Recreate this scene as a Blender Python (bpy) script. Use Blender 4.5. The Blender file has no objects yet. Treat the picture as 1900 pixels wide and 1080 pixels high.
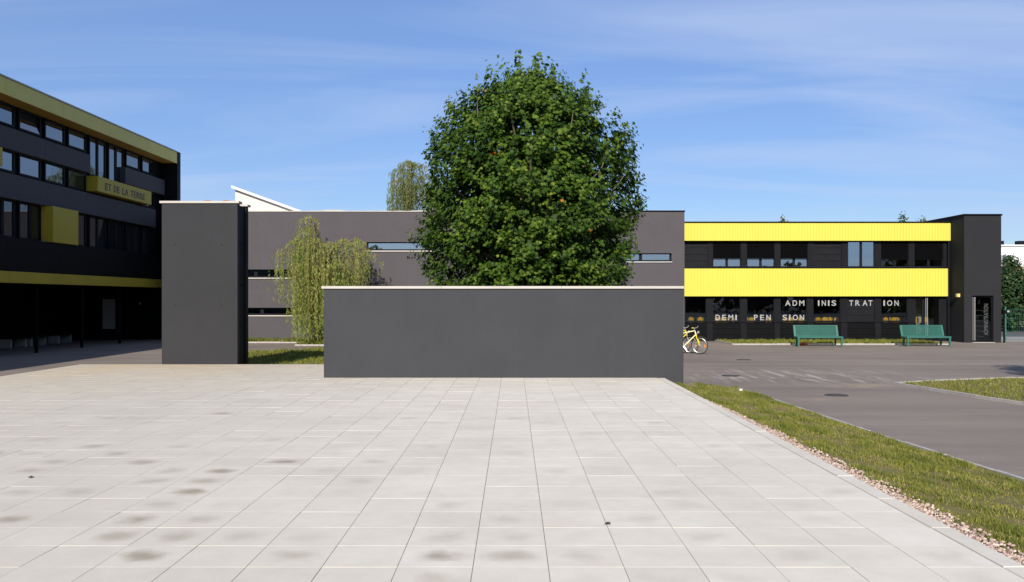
import bpy, math, random
import numpy as np
from mathutils import Vector, Matrix

random.seed(7)
R = math.radians
S = bpy.context.scene
C = S.collection

# ------------------------------------------------------------------ camera, sky, sun, exposure
EYE = 1.77
cam_d = bpy.data.cameras.new('camera')
cam = bpy.data.objects.new('camera', cam_d); C.objects.link(cam)
cam.location = (0, 0, EYE)
cam.rotation_euler = (R(90), 0, 0)
cam_d.sensor_width = 36.0
cam_d.lens = 36.0 * 1640 / 1900
cam_d.shift_x = -3 / 1900
cam_d.shift_y = 15 / 1900
cam_d.clip_end = 3000
S.camera = cam

SUN_EL, SUN_AZ = 29.0, 8.8            # behind the viewer, a little to the left
w = bpy.data.worlds.new('World'); S.world = w
w.use_nodes = True
nt = w.node_tree; nt.nodes.clear()
def N(tree, t, **k):
    n = tree.nodes.new(t)
    for a, v in k.items(): setattr(n, a, v)
    return n
out = N(nt, 'ShaderNodeOutputWorld'); bg = N(nt, 'ShaderNodeBackground')
sky = N(nt, 'ShaderNodeTexSky', sky_type='NISHITA', sun_disc=False)
sky.sun_elevation = R(SUN_EL); sky.sun_rotation = R(180 + SUN_AZ)
sky.altitude = 300; sky.air_density = 1.0; sky.dust_density = 0.5; sky.ozone_density = 4.0
bg.inputs['Strength'].default_value = 0.078
# thin cirrus, laid out on a flat high cloud layer
tc = N(nt, 'ShaderNodeTexCoord'); sep = N(nt, 'ShaderNodeSeparateXYZ')
nt.links.new(tc.outputs['Generated'], sep.inputs[0])
zz = N(nt, 'ShaderNodeMath', operation='ADD'); zz.inputs[1].default_value = 0.12
mx = N(nt, 'ShaderNodeMath', operation='MAXIMUM'); mx.inputs[1].default_value = 0.02
nt.links.new(sep.outputs[2], mx.inputs[0]); nt.links.new(mx.outputs[0], zz.inputs[0])
dx = N(nt, 'ShaderNodeMath', operation='DIVIDE'); dy = N(nt, 'ShaderNodeMath', operation='DIVIDE')
nt.links.new(sep.outputs[0], dx.inputs[0]); nt.links.new(zz.outputs[0], dx.inputs[1])
nt.links.new(sep.outputs[1], dy.inputs[0]); nt.links.new(zz.outputs[0], dy.inputs[1])
cmb = N(nt, 'ShaderNodeCombineXYZ'); nt.links.new(dx.outputs[0], cmb.inputs[0]); nt.links.new(dy.outputs[0], cmb.inputs[1])
mp = N(nt, 'ShaderNodeMapping'); mp.inputs['Rotation'].default_value = (0, 0, R(-14)); mp.inputs['Scale'].default_value = (0.42, 1.5, 1)
nt.links.new(cmb.outputs[0], mp.inputs[0])
n1 = N(nt, 'ShaderNodeTexNoise'); n1.inputs['Scale'].default_value = 1.0; n1.inputs['Detail'].default_value = 7; n1.inputs['Roughness'].default_value = 0.52; n1.inputs['Distortion'].default_value = 0.9
nt.links.new(mp.outputs[0], n1.inputs['Vector'])
rp = N(nt, 'ShaderNodeValToRGB'); rp.color_ramp.elements[0].position = 0.43; rp.color_ramp.elements[1].position = 0.74
nt.links.new(n1.outputs['Fac'], rp.inputs[0])
sc = N(nt, 'ShaderNodeMath', operation='MULTIPLY'); sc.inputs[1].default_value = 0.62
nt.links.new(rp.outputs[0], sc.inputs[0])
hs = N(nt, 'ShaderNodeHueSaturation'); hs.inputs['Saturation'].default_value = 1.16; hs.inputs['Hue'].default_value = 0.508
nt.links.new(sky.outputs[0], hs.inputs['Color'])
veil = N(nt, 'ShaderNodeMixRGB'); veil.inputs[0].default_value = 0.40; veil.inputs[2].default_value = (2.75, 3.95, 7.2, 1)   # even thin high haze
nt.links.new(hs.outputs[0], veil.inputs[1])
mixc = N(nt, 'ShaderNodeMixRGB'); mixc.inputs[2].default_value = (4.6, 5.5, 7.6, 1)
nt.links.new(sc.outputs[0], mixc.inputs[0]); nt.links.new(veil.outputs[0], mixc.inputs[1])
nt.links.new(mixc.outputs[0], bg.inputs[0]); nt.links.new(bg.outputs[0], out.inputs[0])

sun_d = bpy.data.lights.new('sun', 'SUN'); sun_d.energy = 4.2; sun_d.angle = R(0.53); sun_d.color = (1.0, 0.93, 0.83)
sun = bpy.data.objects.new('sun', sun_d); C.objects.link(sun)
sd = Vector((-math.sin(R(SUN_AZ)) * math.cos(R(SUN_EL)), -math.cos(R(SUN_AZ)) * math.cos(R(SUN_EL)), math.sin(R(SUN_EL))))
sun.rotation_euler = sd.to_track_quat('Z', 'Y').to_euler()
sun.location = (-20, -60, 60)
S.view_settings.view_transform = 'Standard'; S.view_settings.look = 'None'
S.view_settings.exposure = 0.62; S.view_settings.gamma = 1.0; S.view_settings.use_curve_mapping = False
S.cycles.max_bounces = 8; S.cycles.transparent_max_bounces = 12

# ------------------------------------------------------------------ materials
def new_mat(name):
    m = bpy.data.materials.new(name); m.use_nodes = True
    t = m.node_tree; b = t.nodes['Principled BSDF']
    return m, t, b
def L(t, a, b): t.links.new(a, b)
def noise(t, vec, scale, detail=4, rough=0.55, dist=0.0):
    n = N(t, 'ShaderNodeTexNoise'); n.inputs['Scale'].default_value = scale; n.inputs['Detail'].default_value = detail
    n.inputs['Roughness'].default_value = rough; n.inputs['Distortion'].default_value = dist
    if vec is not None: L(t, vec, n.inputs['Vector'])
    return n
def ramp(t, fac, stops):
    r = N(t, 'ShaderNodeValToRGB'); e = r.color_ramp.elements
    while len(e) < len(stops): e.new(0.5)
    for i, (p, c) in enumerate(stops):
        e[i].position = p; e[i].color = c if len(c) == 4 else (*c, 1)
    L(t, fac, r.inputs[0]); return r
def mixrgb(t, fac, a, b, mode='MIX'):
    m = N(t, 'ShaderNodeMixRGB', blend_type=mode)
    for s, v in zip(m.inputs, (fac, a, b)):
        if hasattr(v, 'is_linked') or hasattr(v, 'links'): L(t, v, s)
        elif isinstance(v, (int, float)): s.default_value = v
        else: s.default_value = (*v, 1) if len(v) == 3 else v
    return m
def mth(t, op, a, b=None):
    m = N(t, 'ShaderNodeMath', operation=op)
    for s, v in zip(m.inputs, (a, b)):
        if v is None: continue
        if isinstance(v, (int, float)): s.default_value = v
        else: L(t, v, s)
    return m
def bump(t, b, h, strength, dist=0.01):
    n = N(t, 'ShaderNodeBump'); n.inputs['Strength'].default_value = strength; n.inputs['Distance'].default_value = dist
    L(t, h, n.inputs['Height']); L(t, n.outputs[0], b.inputs['Normal'])
def wpos(t):
    g = N(t, 'ShaderNodeNewGeometry'); return g.outputs['Position']
def mapped(t, vec, scale=(1, 1, 1), rot=(0, 0, 0), loc=(0, 0, 0)):
    m = N(t, 'ShaderNodeMapping'); m.inputs['Scale'].default_value = scale; m.inputs['Rotation'].default_value = rot; m.inputs['Location'].default_value = loc
    L(t, vec, m.inputs[0]); return m.outputs[0]

def simple(name, col, rough=0.6, var=0.12, scale=3.0, metal=0.0, spec=0.4, bmp=0.0, bscale=60):
    m, t, b = new_mat(name)
    p = wpos(t)
    n = noise(t, p, scale, 5)
    lo = tuple(c * (1 - var) for c in col); hi = tuple(min(1, c * (1 + var)) for c in col)
    r = ramp(t, n.outputs['Fac'], [(0.3, lo), (0.7, hi)])
    L(t, r.outputs[0], b.inputs['Base Color'])
    b.inputs['Roughness'].default_value = rough; b.inputs['Metallic'].default_value = metal
    b.inputs['Specular IOR Level'].default_value = spec
    if bmp:
        n2 = noise(t, p, bscale, 3); bump(t, b, n2.outputs['Fac'], bmp, 0.004)
    return m

def render_coat(name, col, rough=0.85):
    """painted render: soft clouding, faint vertical runs, fine grain"""
    m, t, b = new_mat(name); p = wpos(t)
    a = noise(t, p, 0.9, 6, 0.6); s = noise(t, mapped(t, p, (7, 7, 0.35)), 1.0, 4, 0.6); g = noise(t, p, 90, 2)
    c1 = ramp(t, a.outputs['Fac'], [(0.3, tuple(c * .94 for c in col)), (0.7, tuple(c * 1.06 for c in col))])
    c2 = ramp(t, s.outputs['Fac'], [(0.35, (.975, .975, .975)), (0.75, (1.02, 1.02, 1.02))])
    c3 = ramp(t, g.outputs['Fac'], [(0.3, (.90, .90, .90)), (0.7, (1.08, 1.08, 1.08))])
    x = mixrgb(t, 1.0, c1.outputs[0], c2.outputs[0], 'MULTIPLY'); y = mixrgb(t, 1.0, x.outputs[0], c3.outputs[0], 'MULTIPLY')
    sp = noise(t, p, 2.3, 8, 0.75); sr = ramp(t, sp.outputs['Fac'], [(0.62, (0, 0, 0)), (0.74, (.16, .16, .16))])
    z = mixrgb(t, sr.outputs[0], y.outputs[0], tuple(min(1, c * 1.8) for c in col))
    L(t, z.outputs[0], b.inputs['Base Color']); b.inputs['Roughness'].default_value = rough
    b.inputs['Specular IOR Level'].default_value = 0.25
    bump(t, b, g.outputs['Fac'], 0.35, 0.004)
    return m

M = {}
M['pylon'] = render_coat('pylon_render', (0.0290, 0.0295, 0.0325))
M['lowwall'] = render_coat('low_wall_render', (0.0410, 0.0420, 0.0470))
M['grey'] = render_coat('grey_render', (0.0745, 0.0680, 0.0750))
M['tower'] = render_coat('anthracite_render', (0.0160, 0.0163, 0.0185))
M['dark'] = simple('anthracite_metal', (0.0075, 0.0082, 0.0105), 0.6, 0.15, 2.0, spec=0.10)
M['black'] = simple('black_metal', (0.0036, 0.0037, 0.0045), 0.6, 0.15, 2.0, spec=0.08)
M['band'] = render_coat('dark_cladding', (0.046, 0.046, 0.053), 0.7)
M['coping'] = simple('pale_coping', (0.40, 0.375, 0.34), 0.6, 0.10, 1.5, spec=0.5)
M['coping2'] = simple('zinc_flashing', (0.34, 0.34, 0.34), 0.45, 0.15, 1.5)
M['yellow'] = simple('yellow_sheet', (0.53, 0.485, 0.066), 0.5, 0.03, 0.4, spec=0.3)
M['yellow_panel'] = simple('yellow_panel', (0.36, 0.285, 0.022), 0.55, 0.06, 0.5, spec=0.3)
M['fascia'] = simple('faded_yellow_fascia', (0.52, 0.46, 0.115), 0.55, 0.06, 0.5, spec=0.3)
M['soffit'] = simple('ochre_soffit', (0.40, 0.24, 0.03), 0.7, 0.08, 0.8)
M['letter'] = simple('white_vinyl', (0.30, 0.30, 0.30), 0.5, 0.03)
M['black_letter'] = simple('black_letters', (0.012, 0.012, 0.012), 0.5, 0.03)
M['door_letter'] = simple('frosted_letters', (0.075, 0.075, 0.075), 0.6, 0.05)
M['stripe'] = simple('grey_stripe', (0.07, 0.07, 0.07), 0.6, 0.1)
M['steel'] = simple('brushed_steel', (0.62, 0.60, 0.57), 0.32, 0.06, 8, metal=0.9)
M['green'] = simple('green_enamel', (0.030, 0.125, 0.100), 0.42, 0.08, 3.0)
M['room'] = simple('dim_interior', (0.10, 0.095, 0.09), 0.9, 0.2, 1.5)
M['white'] = simple('white_render', (0.62, 0.62, 0.62), 0.8, 0.05, 0.7)
M['cream'] = simple('cream_render', (0.54, 0.52, 0.48), 0.85, 0.05, 0.7)
M['beige'] = simple('ochre_render', (0.27, 0.20, 0.09), 0.85, 0.08, 0.7)
M['tile_roof'] = simple('red_roof_tiles', (0.26, 0.09, 0.05), 0.8, 0.35, 3.0)
M['concrete'] = simple('concrete', (0.36, 0.34, 0.31), 0.85, 0.16, 6, bmp=0.4)
M['bark'] = simple('grey_bark', (0.14, 0.11, 0.08), 0.9, 0.4, 9, bmp=0.6, bscale=30)
M['twig'] = simple('ochre_twig', (0.20, 0.13, 0.05), 0.8, 0.3, 9)
M['cast_iron'] = simple('cast_iron', (0.060, 0.055, 0.052), 0.6, 0.3, 14, metal=0.4, bmp=0.5)
M['orange_red'] = simple('orange_red_plastic', (0.60, 0.10, 0.03), 0.5, 0.15, 12)
M['paper'] = simple('white_paper', (0.75, 0.75, 0.74), 0.8, 0.04)
M['dry_leaf'] = simple('dry_leaf', (0.09, 0.055, 0.03), 0.8, 0.3, 20)
M['chair'] = simple('yellow_plastic', (0.90, 0.50, 0.015), 0.35, 0.15, 4)
M['bike_yellow'] = simple('yellow_bike_paint', (0.80, 0.58, 0.01), 0.28, 0.04)
M['bike_silver'] = simple('silver_alloy', (0.62, 0.62, 0.62), 0.3, 0.05, metal=0.7)
M['rubber'] = simple('black_rubber', (0.018, 0.018, 0.018), 0.8, 0.2)
M['reflector'] = simple('orange_reflector', (0.85, 0.22, 0.01), 0.25, 0.05)
M['amber'] = simple('amber_lamp_cover', (0.70, 0.52, 0.20), 0.4, 0.05)

def glass_mat(name, refl, tint):
    m, t, b = new_mat(name); t.nodes.remove(b)
    o = t.nodes['Material Output']
    tr = N(t, 'ShaderNodeBsdfTransparent'); tr.inputs[0].default_value = (*tint, 1)
    gl = N(t, 'ShaderNodeBsdfGlossy'); gl.inputs['Roughness'].default_value = 0.015; gl.inputs[0].default_value = (0.66, 0.80, 1.0, 1)
    lw = N(t, 'ShaderNodeLayerWeight'); lw.inputs[0].default_value = 0.25
    f = mth(t, 'MULTIPLY', lw.outputs['Fresnel'], 0.8); f2 = mth(t, 'ADD', f.outputs[0], refl)
    bn = N(t, 'ShaderNodeBump'); nz = noise(t, wpos(t), 1.3, 2); bn.inputs['Strength'].default_value = 0.03; bn.inputs['Distance'].default_value = 0.02
    L(t, nz.outputs['Fac'], bn.inputs['Height']); L(t, bn.outputs[0], gl.inputs['Normal'])
    mx_ = N(t, 'ShaderNodeMixShader'); L(t, f2.outputs[0], mx_.inputs[0]); L(t, tr.outputs[0], mx_.inputs[1]); L(t, gl.outputs[0], mx_.inputs[2])
    L(t, mx_.outputs[0], o.inputs[0]); return m
M['glass_upper'] = glass_mat('coated_glass', 0.34, (0.35, 0.37, 0.37))
M['glass_clear'] = glass_mat('clear_glass', 0.03, (0.72, 0.74, 0.72))
def dark_glass(name, refl):
    m, t, b = new_mat(name); t.nodes.remove(b); o = t.nodes['Material Output']
    df = N(t, 'ShaderNodeBsdfDiffuse'); df.inputs[0].default_value = (0.012, 0.013, 0.014, 1)
    gl = N(t, 'ShaderNodeBsdfGlossy'); gl.inputs['Roughness'].default_value = 0.015; gl.inputs[0].default_value = (0.85, 0.92, 1.0, 1)
    mx_ = N(t, 'ShaderNodeMixShader'); mx_.inputs[0].default_value = refl
    L(t, df.outputs[0], mx_.inputs[1]); L(t, gl.outputs[0], mx_.inputs[2]); L(t, mx_.outputs[0], o.inputs[0]); return m
M['glass_dark'] = dark_glass('dark_window_glass', 0.26)
M['glass_dim'] = dark_glass('dim_window_glass', 0.12)

# paving slabs: tone per slab, grain, brown damp blots where a slab carries them
def paving_mat():
    m, t, b = new_mat('concrete_slab'); p = wpos(t)
    oi = N(t, 'ShaderNodeAttribute', attribute_type='OBJECT', attribute_name='tone')
    ga = N(t, 'ShaderNodeAttribute', attribute_type='GEOMETRY', attribute_name='tone')
    tone = mth(t, 'ADD', oi.outputs['Fac'], ga.outputs['Fac'])
    base = ramp(t, tone.outputs[0], [(0.0, (0.612, 0.570, 0.488)), (0.5, (0.650, 0.604, 0.514)), (1.0, (0.680, 0.634, 0.545))])
    cl = noise(t, p, 0.8, 5, 0.6); c1 = ramp(t, cl.outputs['Fac'], [(0.3, (.93, .925, .91)), (0.7, (1.04, 1.04, 1.04))])
    c2n = noise(t, p, 5.0, 5, 0.65); c2 = ramp(t, c2n.outputs['Fac'], [(0.3, (.95, .945, .935)), (0.7, (1.03, 1.03, 1.03))])
    g = noise(t, p, 220, 2); c3 = ramp(t, g.outputs['Fac'], [(0.25, (.86, .86, .86)), (0.75, (1.08, 1.08, 1.08))])
    x = mixrgb(t, 1, base.outputs[0], c1.outputs[0], 'MULTIPLY'); x = mixrgb(t, 1, x.outputs[0], c2.outputs[0], 'MULTIPLY'); x = mixrgb(t, 1, x.outputs[0], c3.outputs[0], 'MULTIPLY')
    # rusty tinge of the slabs nearest the tall pylon
    s = N(t, 'ShaderNodeSeparateXYZ'); L(t, p, s.inputs[0])
    yy = N(t, 'ShaderNodeMapRange'); yy.inputs['From Min'].default_value = 15.5; yy.inputs['From Max'].default_value = 24.0; L(t, s.outputs[1], yy.inputs[0])
    xx = N(t, 'ShaderNodeMapRange'); xx.inputs['From Min'].default_value = -3.0; xx.inputs['From Max'].default_value = -8.0; L(t, s.outputs[0], xx.inputs[0])
    q = mth(t, 'MULTIPLY', yy.outputs[0], xx.outputs[0]); wob = noise(t, p, 0.5, 3); q = mth(t, 'MULTIPLY', q.outputs[0], mth(t, 'MULTIPLY', wob.outputs['Fac'], 1.5).outputs[0])
    x = mixrgb(t, q.outputs[0], x.outputs[0], (0.55, 0.40, 0.20))
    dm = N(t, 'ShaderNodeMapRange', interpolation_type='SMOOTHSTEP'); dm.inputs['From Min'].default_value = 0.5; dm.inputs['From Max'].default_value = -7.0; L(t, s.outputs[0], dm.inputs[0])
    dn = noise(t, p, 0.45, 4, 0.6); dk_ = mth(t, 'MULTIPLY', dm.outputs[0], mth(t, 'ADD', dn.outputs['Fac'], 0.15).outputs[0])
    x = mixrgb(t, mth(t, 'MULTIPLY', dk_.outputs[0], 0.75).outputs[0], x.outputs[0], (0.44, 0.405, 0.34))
    # blots
    st = N(t, 'ShaderNodeAttribute', attribute_type='OBJECT', attribute_name='stain')
    sx = N(t, 'ShaderNodeAttribute', attribute_type='OBJECT', attribute_name='stain_x')
    tco = N(t, 'ShaderNodeTexCoord'); so = N(t, 'ShaderNodeSeparateXYZ')
    wv = noise(t, p, 3.2, 4, 0.6); L(t, tco.outputs['Object'], so.inputs[0])
    ox = mth(t, 'SUBTRACT', so.outputs[0], sx.outputs['Fac']); ox2 = mth(t, 'MULTIPLY', ox.outputs[0], ox.outputs[0])
    oy2 = mth(t, 'MULTIPLY', so.outputs[1], so.outputs[1]); oy3 = mth(t, 'MULTIPLY', oy2.outputs[0], 1.35)
    d = mth(t, 'SQRT', mth(t, 'ADD', ox2.outputs[0], oy3.outputs[0]).outputs[0])
    wv2 = mth(t, 'MULTIPLY', mth(t, 'SUBTRACT', wv.outputs['Fac'], 0.5).outputs[0], 0.34); d = mth(t, 'ADD', d.outputs[0], wv2.outputs[0])
    fo = N(t, 'ShaderNodeMapRange', interpolation_type='SMOOTHSTEP'); fo.inputs['From Min'].default_value = 0.235; fo.inputs['From Max'].default_value = 0.0
    L(t, d.outputs[0], fo.inputs[0]); k = mth(t, 'MULTIPLY', fo.outputs[0], st.outputs['Fac'])
    x = mixrgb(t, k.outputs[0], x.outputs[0], (0.165, 0.115, 0.058))
    L(t, x.outputs[0], b.inputs['Base Color']); b.inputs['Roughness'].default_value = 0.85; b.inputs['Specular IOR Level'].default_value = 0.25
    bump(t, b, g.outputs['Fac'], 0.3, 0.003); return m
M['slab'] = paving_mat()
M['joint'] = simple('joint_bed', (0.16, 0.15, 0.13), 0.95, 0.2, 10)

def asphalt_mat():
    m, t, b = new_mat('worn_asphalt'); p = wpos(t)
    a = noise(t, p, 0.22, 6, 0.6); base = ramp(t, a.outputs['Fac'], [(0.3, (0.182, 0.150, 0.125)), (0.7, (0.238, 0.199, 0.168))])
    s = noise(t, mapped(t, p, (0.16, 1.2, 1), (0, 0, R(4))), 1.0, 6, 0.65); c1 = ramp(t, s.outputs['Fac'], [(0.3, (.84, .84, .85)), (0.7, (1.14, 1.13, 1.12))])
    g = noise(t, p, 60, 3, 0.7); c2 = ramp(t, g.outputs['Fac'], [(0.25, (.72, .72, .72)), (0.75, (1.22, 1.22, 1.22))])
    x = mixrgb(t, 1, base.outputs[0], c1.outputs[0], 'MULTIPLY'); x = mixrgb(t, 1, x.outputs[0], c2.outputs[0], 'MULTIPLY')
    # pale scuffs and chalky tyre scrapes in the middle of the yard
    sp = N(t, 'ShaderNodeSeparateXYZ'); L(t, p, sp.inputs[0])
    def hump(o, c, r_):
        d = mth(t, 'ABSOLUTE', mth(t, 'SUBTRACT', o, c).outputs[0]); h = N(t, 'ShaderNodeMapRange', interpolation_type='SMOOTHSTEP')
        h.inputs['From Min'].default_value = r_; h.inputs['From Max'].default_value = r_ * 0.3; L(t, d.outputs[0], h.inputs[0]); return h.outputs[0]
    msk = mth(t, 'MULTIPLY', hump(sp.outputs[0], 7.6, 4.2), hump(sp.outputs[1], 23.3, 2.8))
    k1 = noise(t, mapped(t, p, (5.5, 0.45, 1), (0, 0, R(-8))), 1.0, 6, 0.7, 0.5); r1 = ramp(t, k1.outputs['Fac'], [(0.50, (0, 0, 0)), (0.60, (1, 1, 1))])
    k = mth(t, 'MULTIPLY', msk.outputs[0], r1.outputs[0]); k = mth(t, 'MULTIPLY', k.outputs[0], 0.58)
    x = mixrgb(t, k.outputs[0], x.outputs[0], (0.46, 0.42, 0.39))
    m2 = mth(t, 'MULTIPLY', hump(sp.outputs[0], 9.5, 12.0), hump(sp.outputs[1], 27.5, 0.16)); m2 = mth(t, 'MULTIPLY', m2.outputs[0], ramp(t, s.outputs['Fac'], [(0.3, (0, 0, 0)), (0.6, (1, 1, 1))]).outputs[0])
    m2 = mth(t, 'MULTIPLY', m2.outputs[0], 0.45); x = mixrgb(t, m2.outputs[0], x.outputs[0], (0.46, 0.42, 0.39))
    # sandy spill
    m3 = mth(t, 'MULTIPLY', hump(sp.outputs[0], 8.3, 1.3), hump(sp.outputs[1], 20.6, 0.7)); nn = noise(t, p, 2.5, 5, 0.7)
    m3 = mth(t, 'MULTIPLY', m3.outputs[0], ramp(t, nn.outputs['Fac'], [(0.42, (0, 0, 0)), (0.62, (1, 1, 1))]).outputs[0]); m3 = mth(t, 'MULTIPLY', m3.outputs[0], 0.6)
    x = mixrgb(t, m3.outputs[0], x.outputs[0], (0.38, 0.27, 0.18))
    m4 = mth(t, 'MULTIPLY', hump(sp.outputs[0], 6.0, 0.6), hump(sp.outputs[1], 17.8, 0.35)); m4 = mth(t, 'MULTIPLY', m4.outputs[0], ramp(t, nn.outputs['Fac'], [(0.40, (0, 0, 0)), (0.6, (1, 1, 1))]).outputs[0]); m4 = mth(t, 'MULTIPLY', m4.outputs[0], 0.6)
    x = mixrgb(t, m4.outputs[0], x.outputs[0], (0.34, 0.26, 0.19))
    L(t, x.outputs[0], b.inputs['Base Color']); b.inputs['Roughness'].default_value = 0.88; b.inputs['Specular IOR Level'].default_value = 0.25
    bump(t, b, g.outputs['Fac'], 0.5, 0.006); return m
M['asphalt'] = asphalt_mat()
def soil_mat():
    m, t, b = new_mat('lawn_soil'); p = wpos(t)
    a = noise(t, p, 2.0, 6, 0.65); r = ramp(t, a.outputs['Fac'], [(0.3, (0.19, 0.145, 0.075)), (0.55, (0.15, 0.135, 0.05)), (0.75, (0.10, 0.12, 0.03))])
    L(t, r.outputs[0], b.inputs['Base Color']); b.inputs['Roughness'].default_value = 0.95; b.inputs['Specular IOR Level'].default_value = 0.1
    g = noise(t, p, 40, 3); bump(t, b, g.outputs['Fac'], 0.7, 0.02); return m
M['soil'] = soil_mat()
M['street'] = simple('street_asphalt', (0.085, 0.085, 0.088), 0.9, 0.12, 0.5)
M['footway'] = simple('pale_footway', (0.34, 0.33, 0.32), 0.9, 0.1, 0.8)
M['gravel_sheet'] = simple('grey_gravel', (0.28, 0.26, 0.24), 0.95, 0.4, 14, bmp=0.8, bscale=25)

def leaf_mat(name, stops, trans=0.28, gloss=0.35):
    m, t, b = new_mat(name); o = t.nodes['Material Output']
    a = N(t, 'ShaderNodeAttribute', attribute_type='GEOMETRY', attribute_name='tone')
    r = ramp(t, a.outputs['Fac'], stops); L(t, r.outputs[0], b.inputs['Base Color'])
    b.inputs['Roughness'].default_value = 0.5; b.inputs['Specular IOR Level'].default_value = gloss
    tl = N(t, 'ShaderNodeBsdfTranslucent'); br = mixrgb(t, 1.0, r.outputs[0], (1.25, 1.3, 0.6), 'MULTIPLY'); L(t, br.outputs[0], tl.inputs[0])
    mx_ = N(t, 'ShaderNodeMixShader'); mx_.inputs[0].default_value = trans
    L(t, b.outputs[0], mx_.inputs[1]); L(t, tl.outputs[0], mx_.inputs[2]); L(t, mx_.outputs[0], o.inputs[0]); return m
M['plane_leaf'] = leaf_mat('plane_leaves', [(0.0, (0.015, 0.034, 0.005)), (0.35, (0.033, 0.071, 0.009)), (0.80, (0.092, 0.152, 0.018)), (0.965, (0.17, 0.205, 0.03)), (0.985, (0.42, 0.20, 0.02)), (1.0, (0.5, 0.16, 0.02))], 0.24, 0.12)
M['willow_leaf'] = leaf_mat('willow_leaves', [(0.0, (0.10, 0.15, 0.03)), (0.45, (0.225, 0.275, 0.06)), (0.85, (0.36, 0.38, 0.12)), (1.0, (0.38, 0.27, 0.08))], 0.3, 0.25)
M['birch_leaf'] = leaf_mat('birch_leaves', [(0.0, (0.07, 0.105, 0.028)), (0.6, (0.145, 0.185, 0.055)), (1.0, (0.27, 0.25, 0.09))], 0.3, 0.25)
M['dark_leaf'] = leaf_mat('dark_leaves', [(0.0, (0.012, 0.032, 0.010)), (0.6, (0.025, 0.055, 0.016)), (1.0, (0.06, 0.09, 0.02))], 0.2, 0.25)
M['grass'] = leaf_mat('grass_blades', [(0.0, (0.115, 0.145, 0.022)), (0.40, (0.235, 0.235, 0.045)), (0.72, (0.37, 0.32, 0.095)), (1.0, (0.46, 0.34, 0.15))], 0.3, 0.2)
M['stone'] = leaf_mat('pink_gravel', [(0.0, (0.18, 0.12, 0.09)), (0.5, (0.42, 0.31, 0.245)), (1.0, (0.60, 0.50, 0.43))], 0.0, 0.2)

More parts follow.
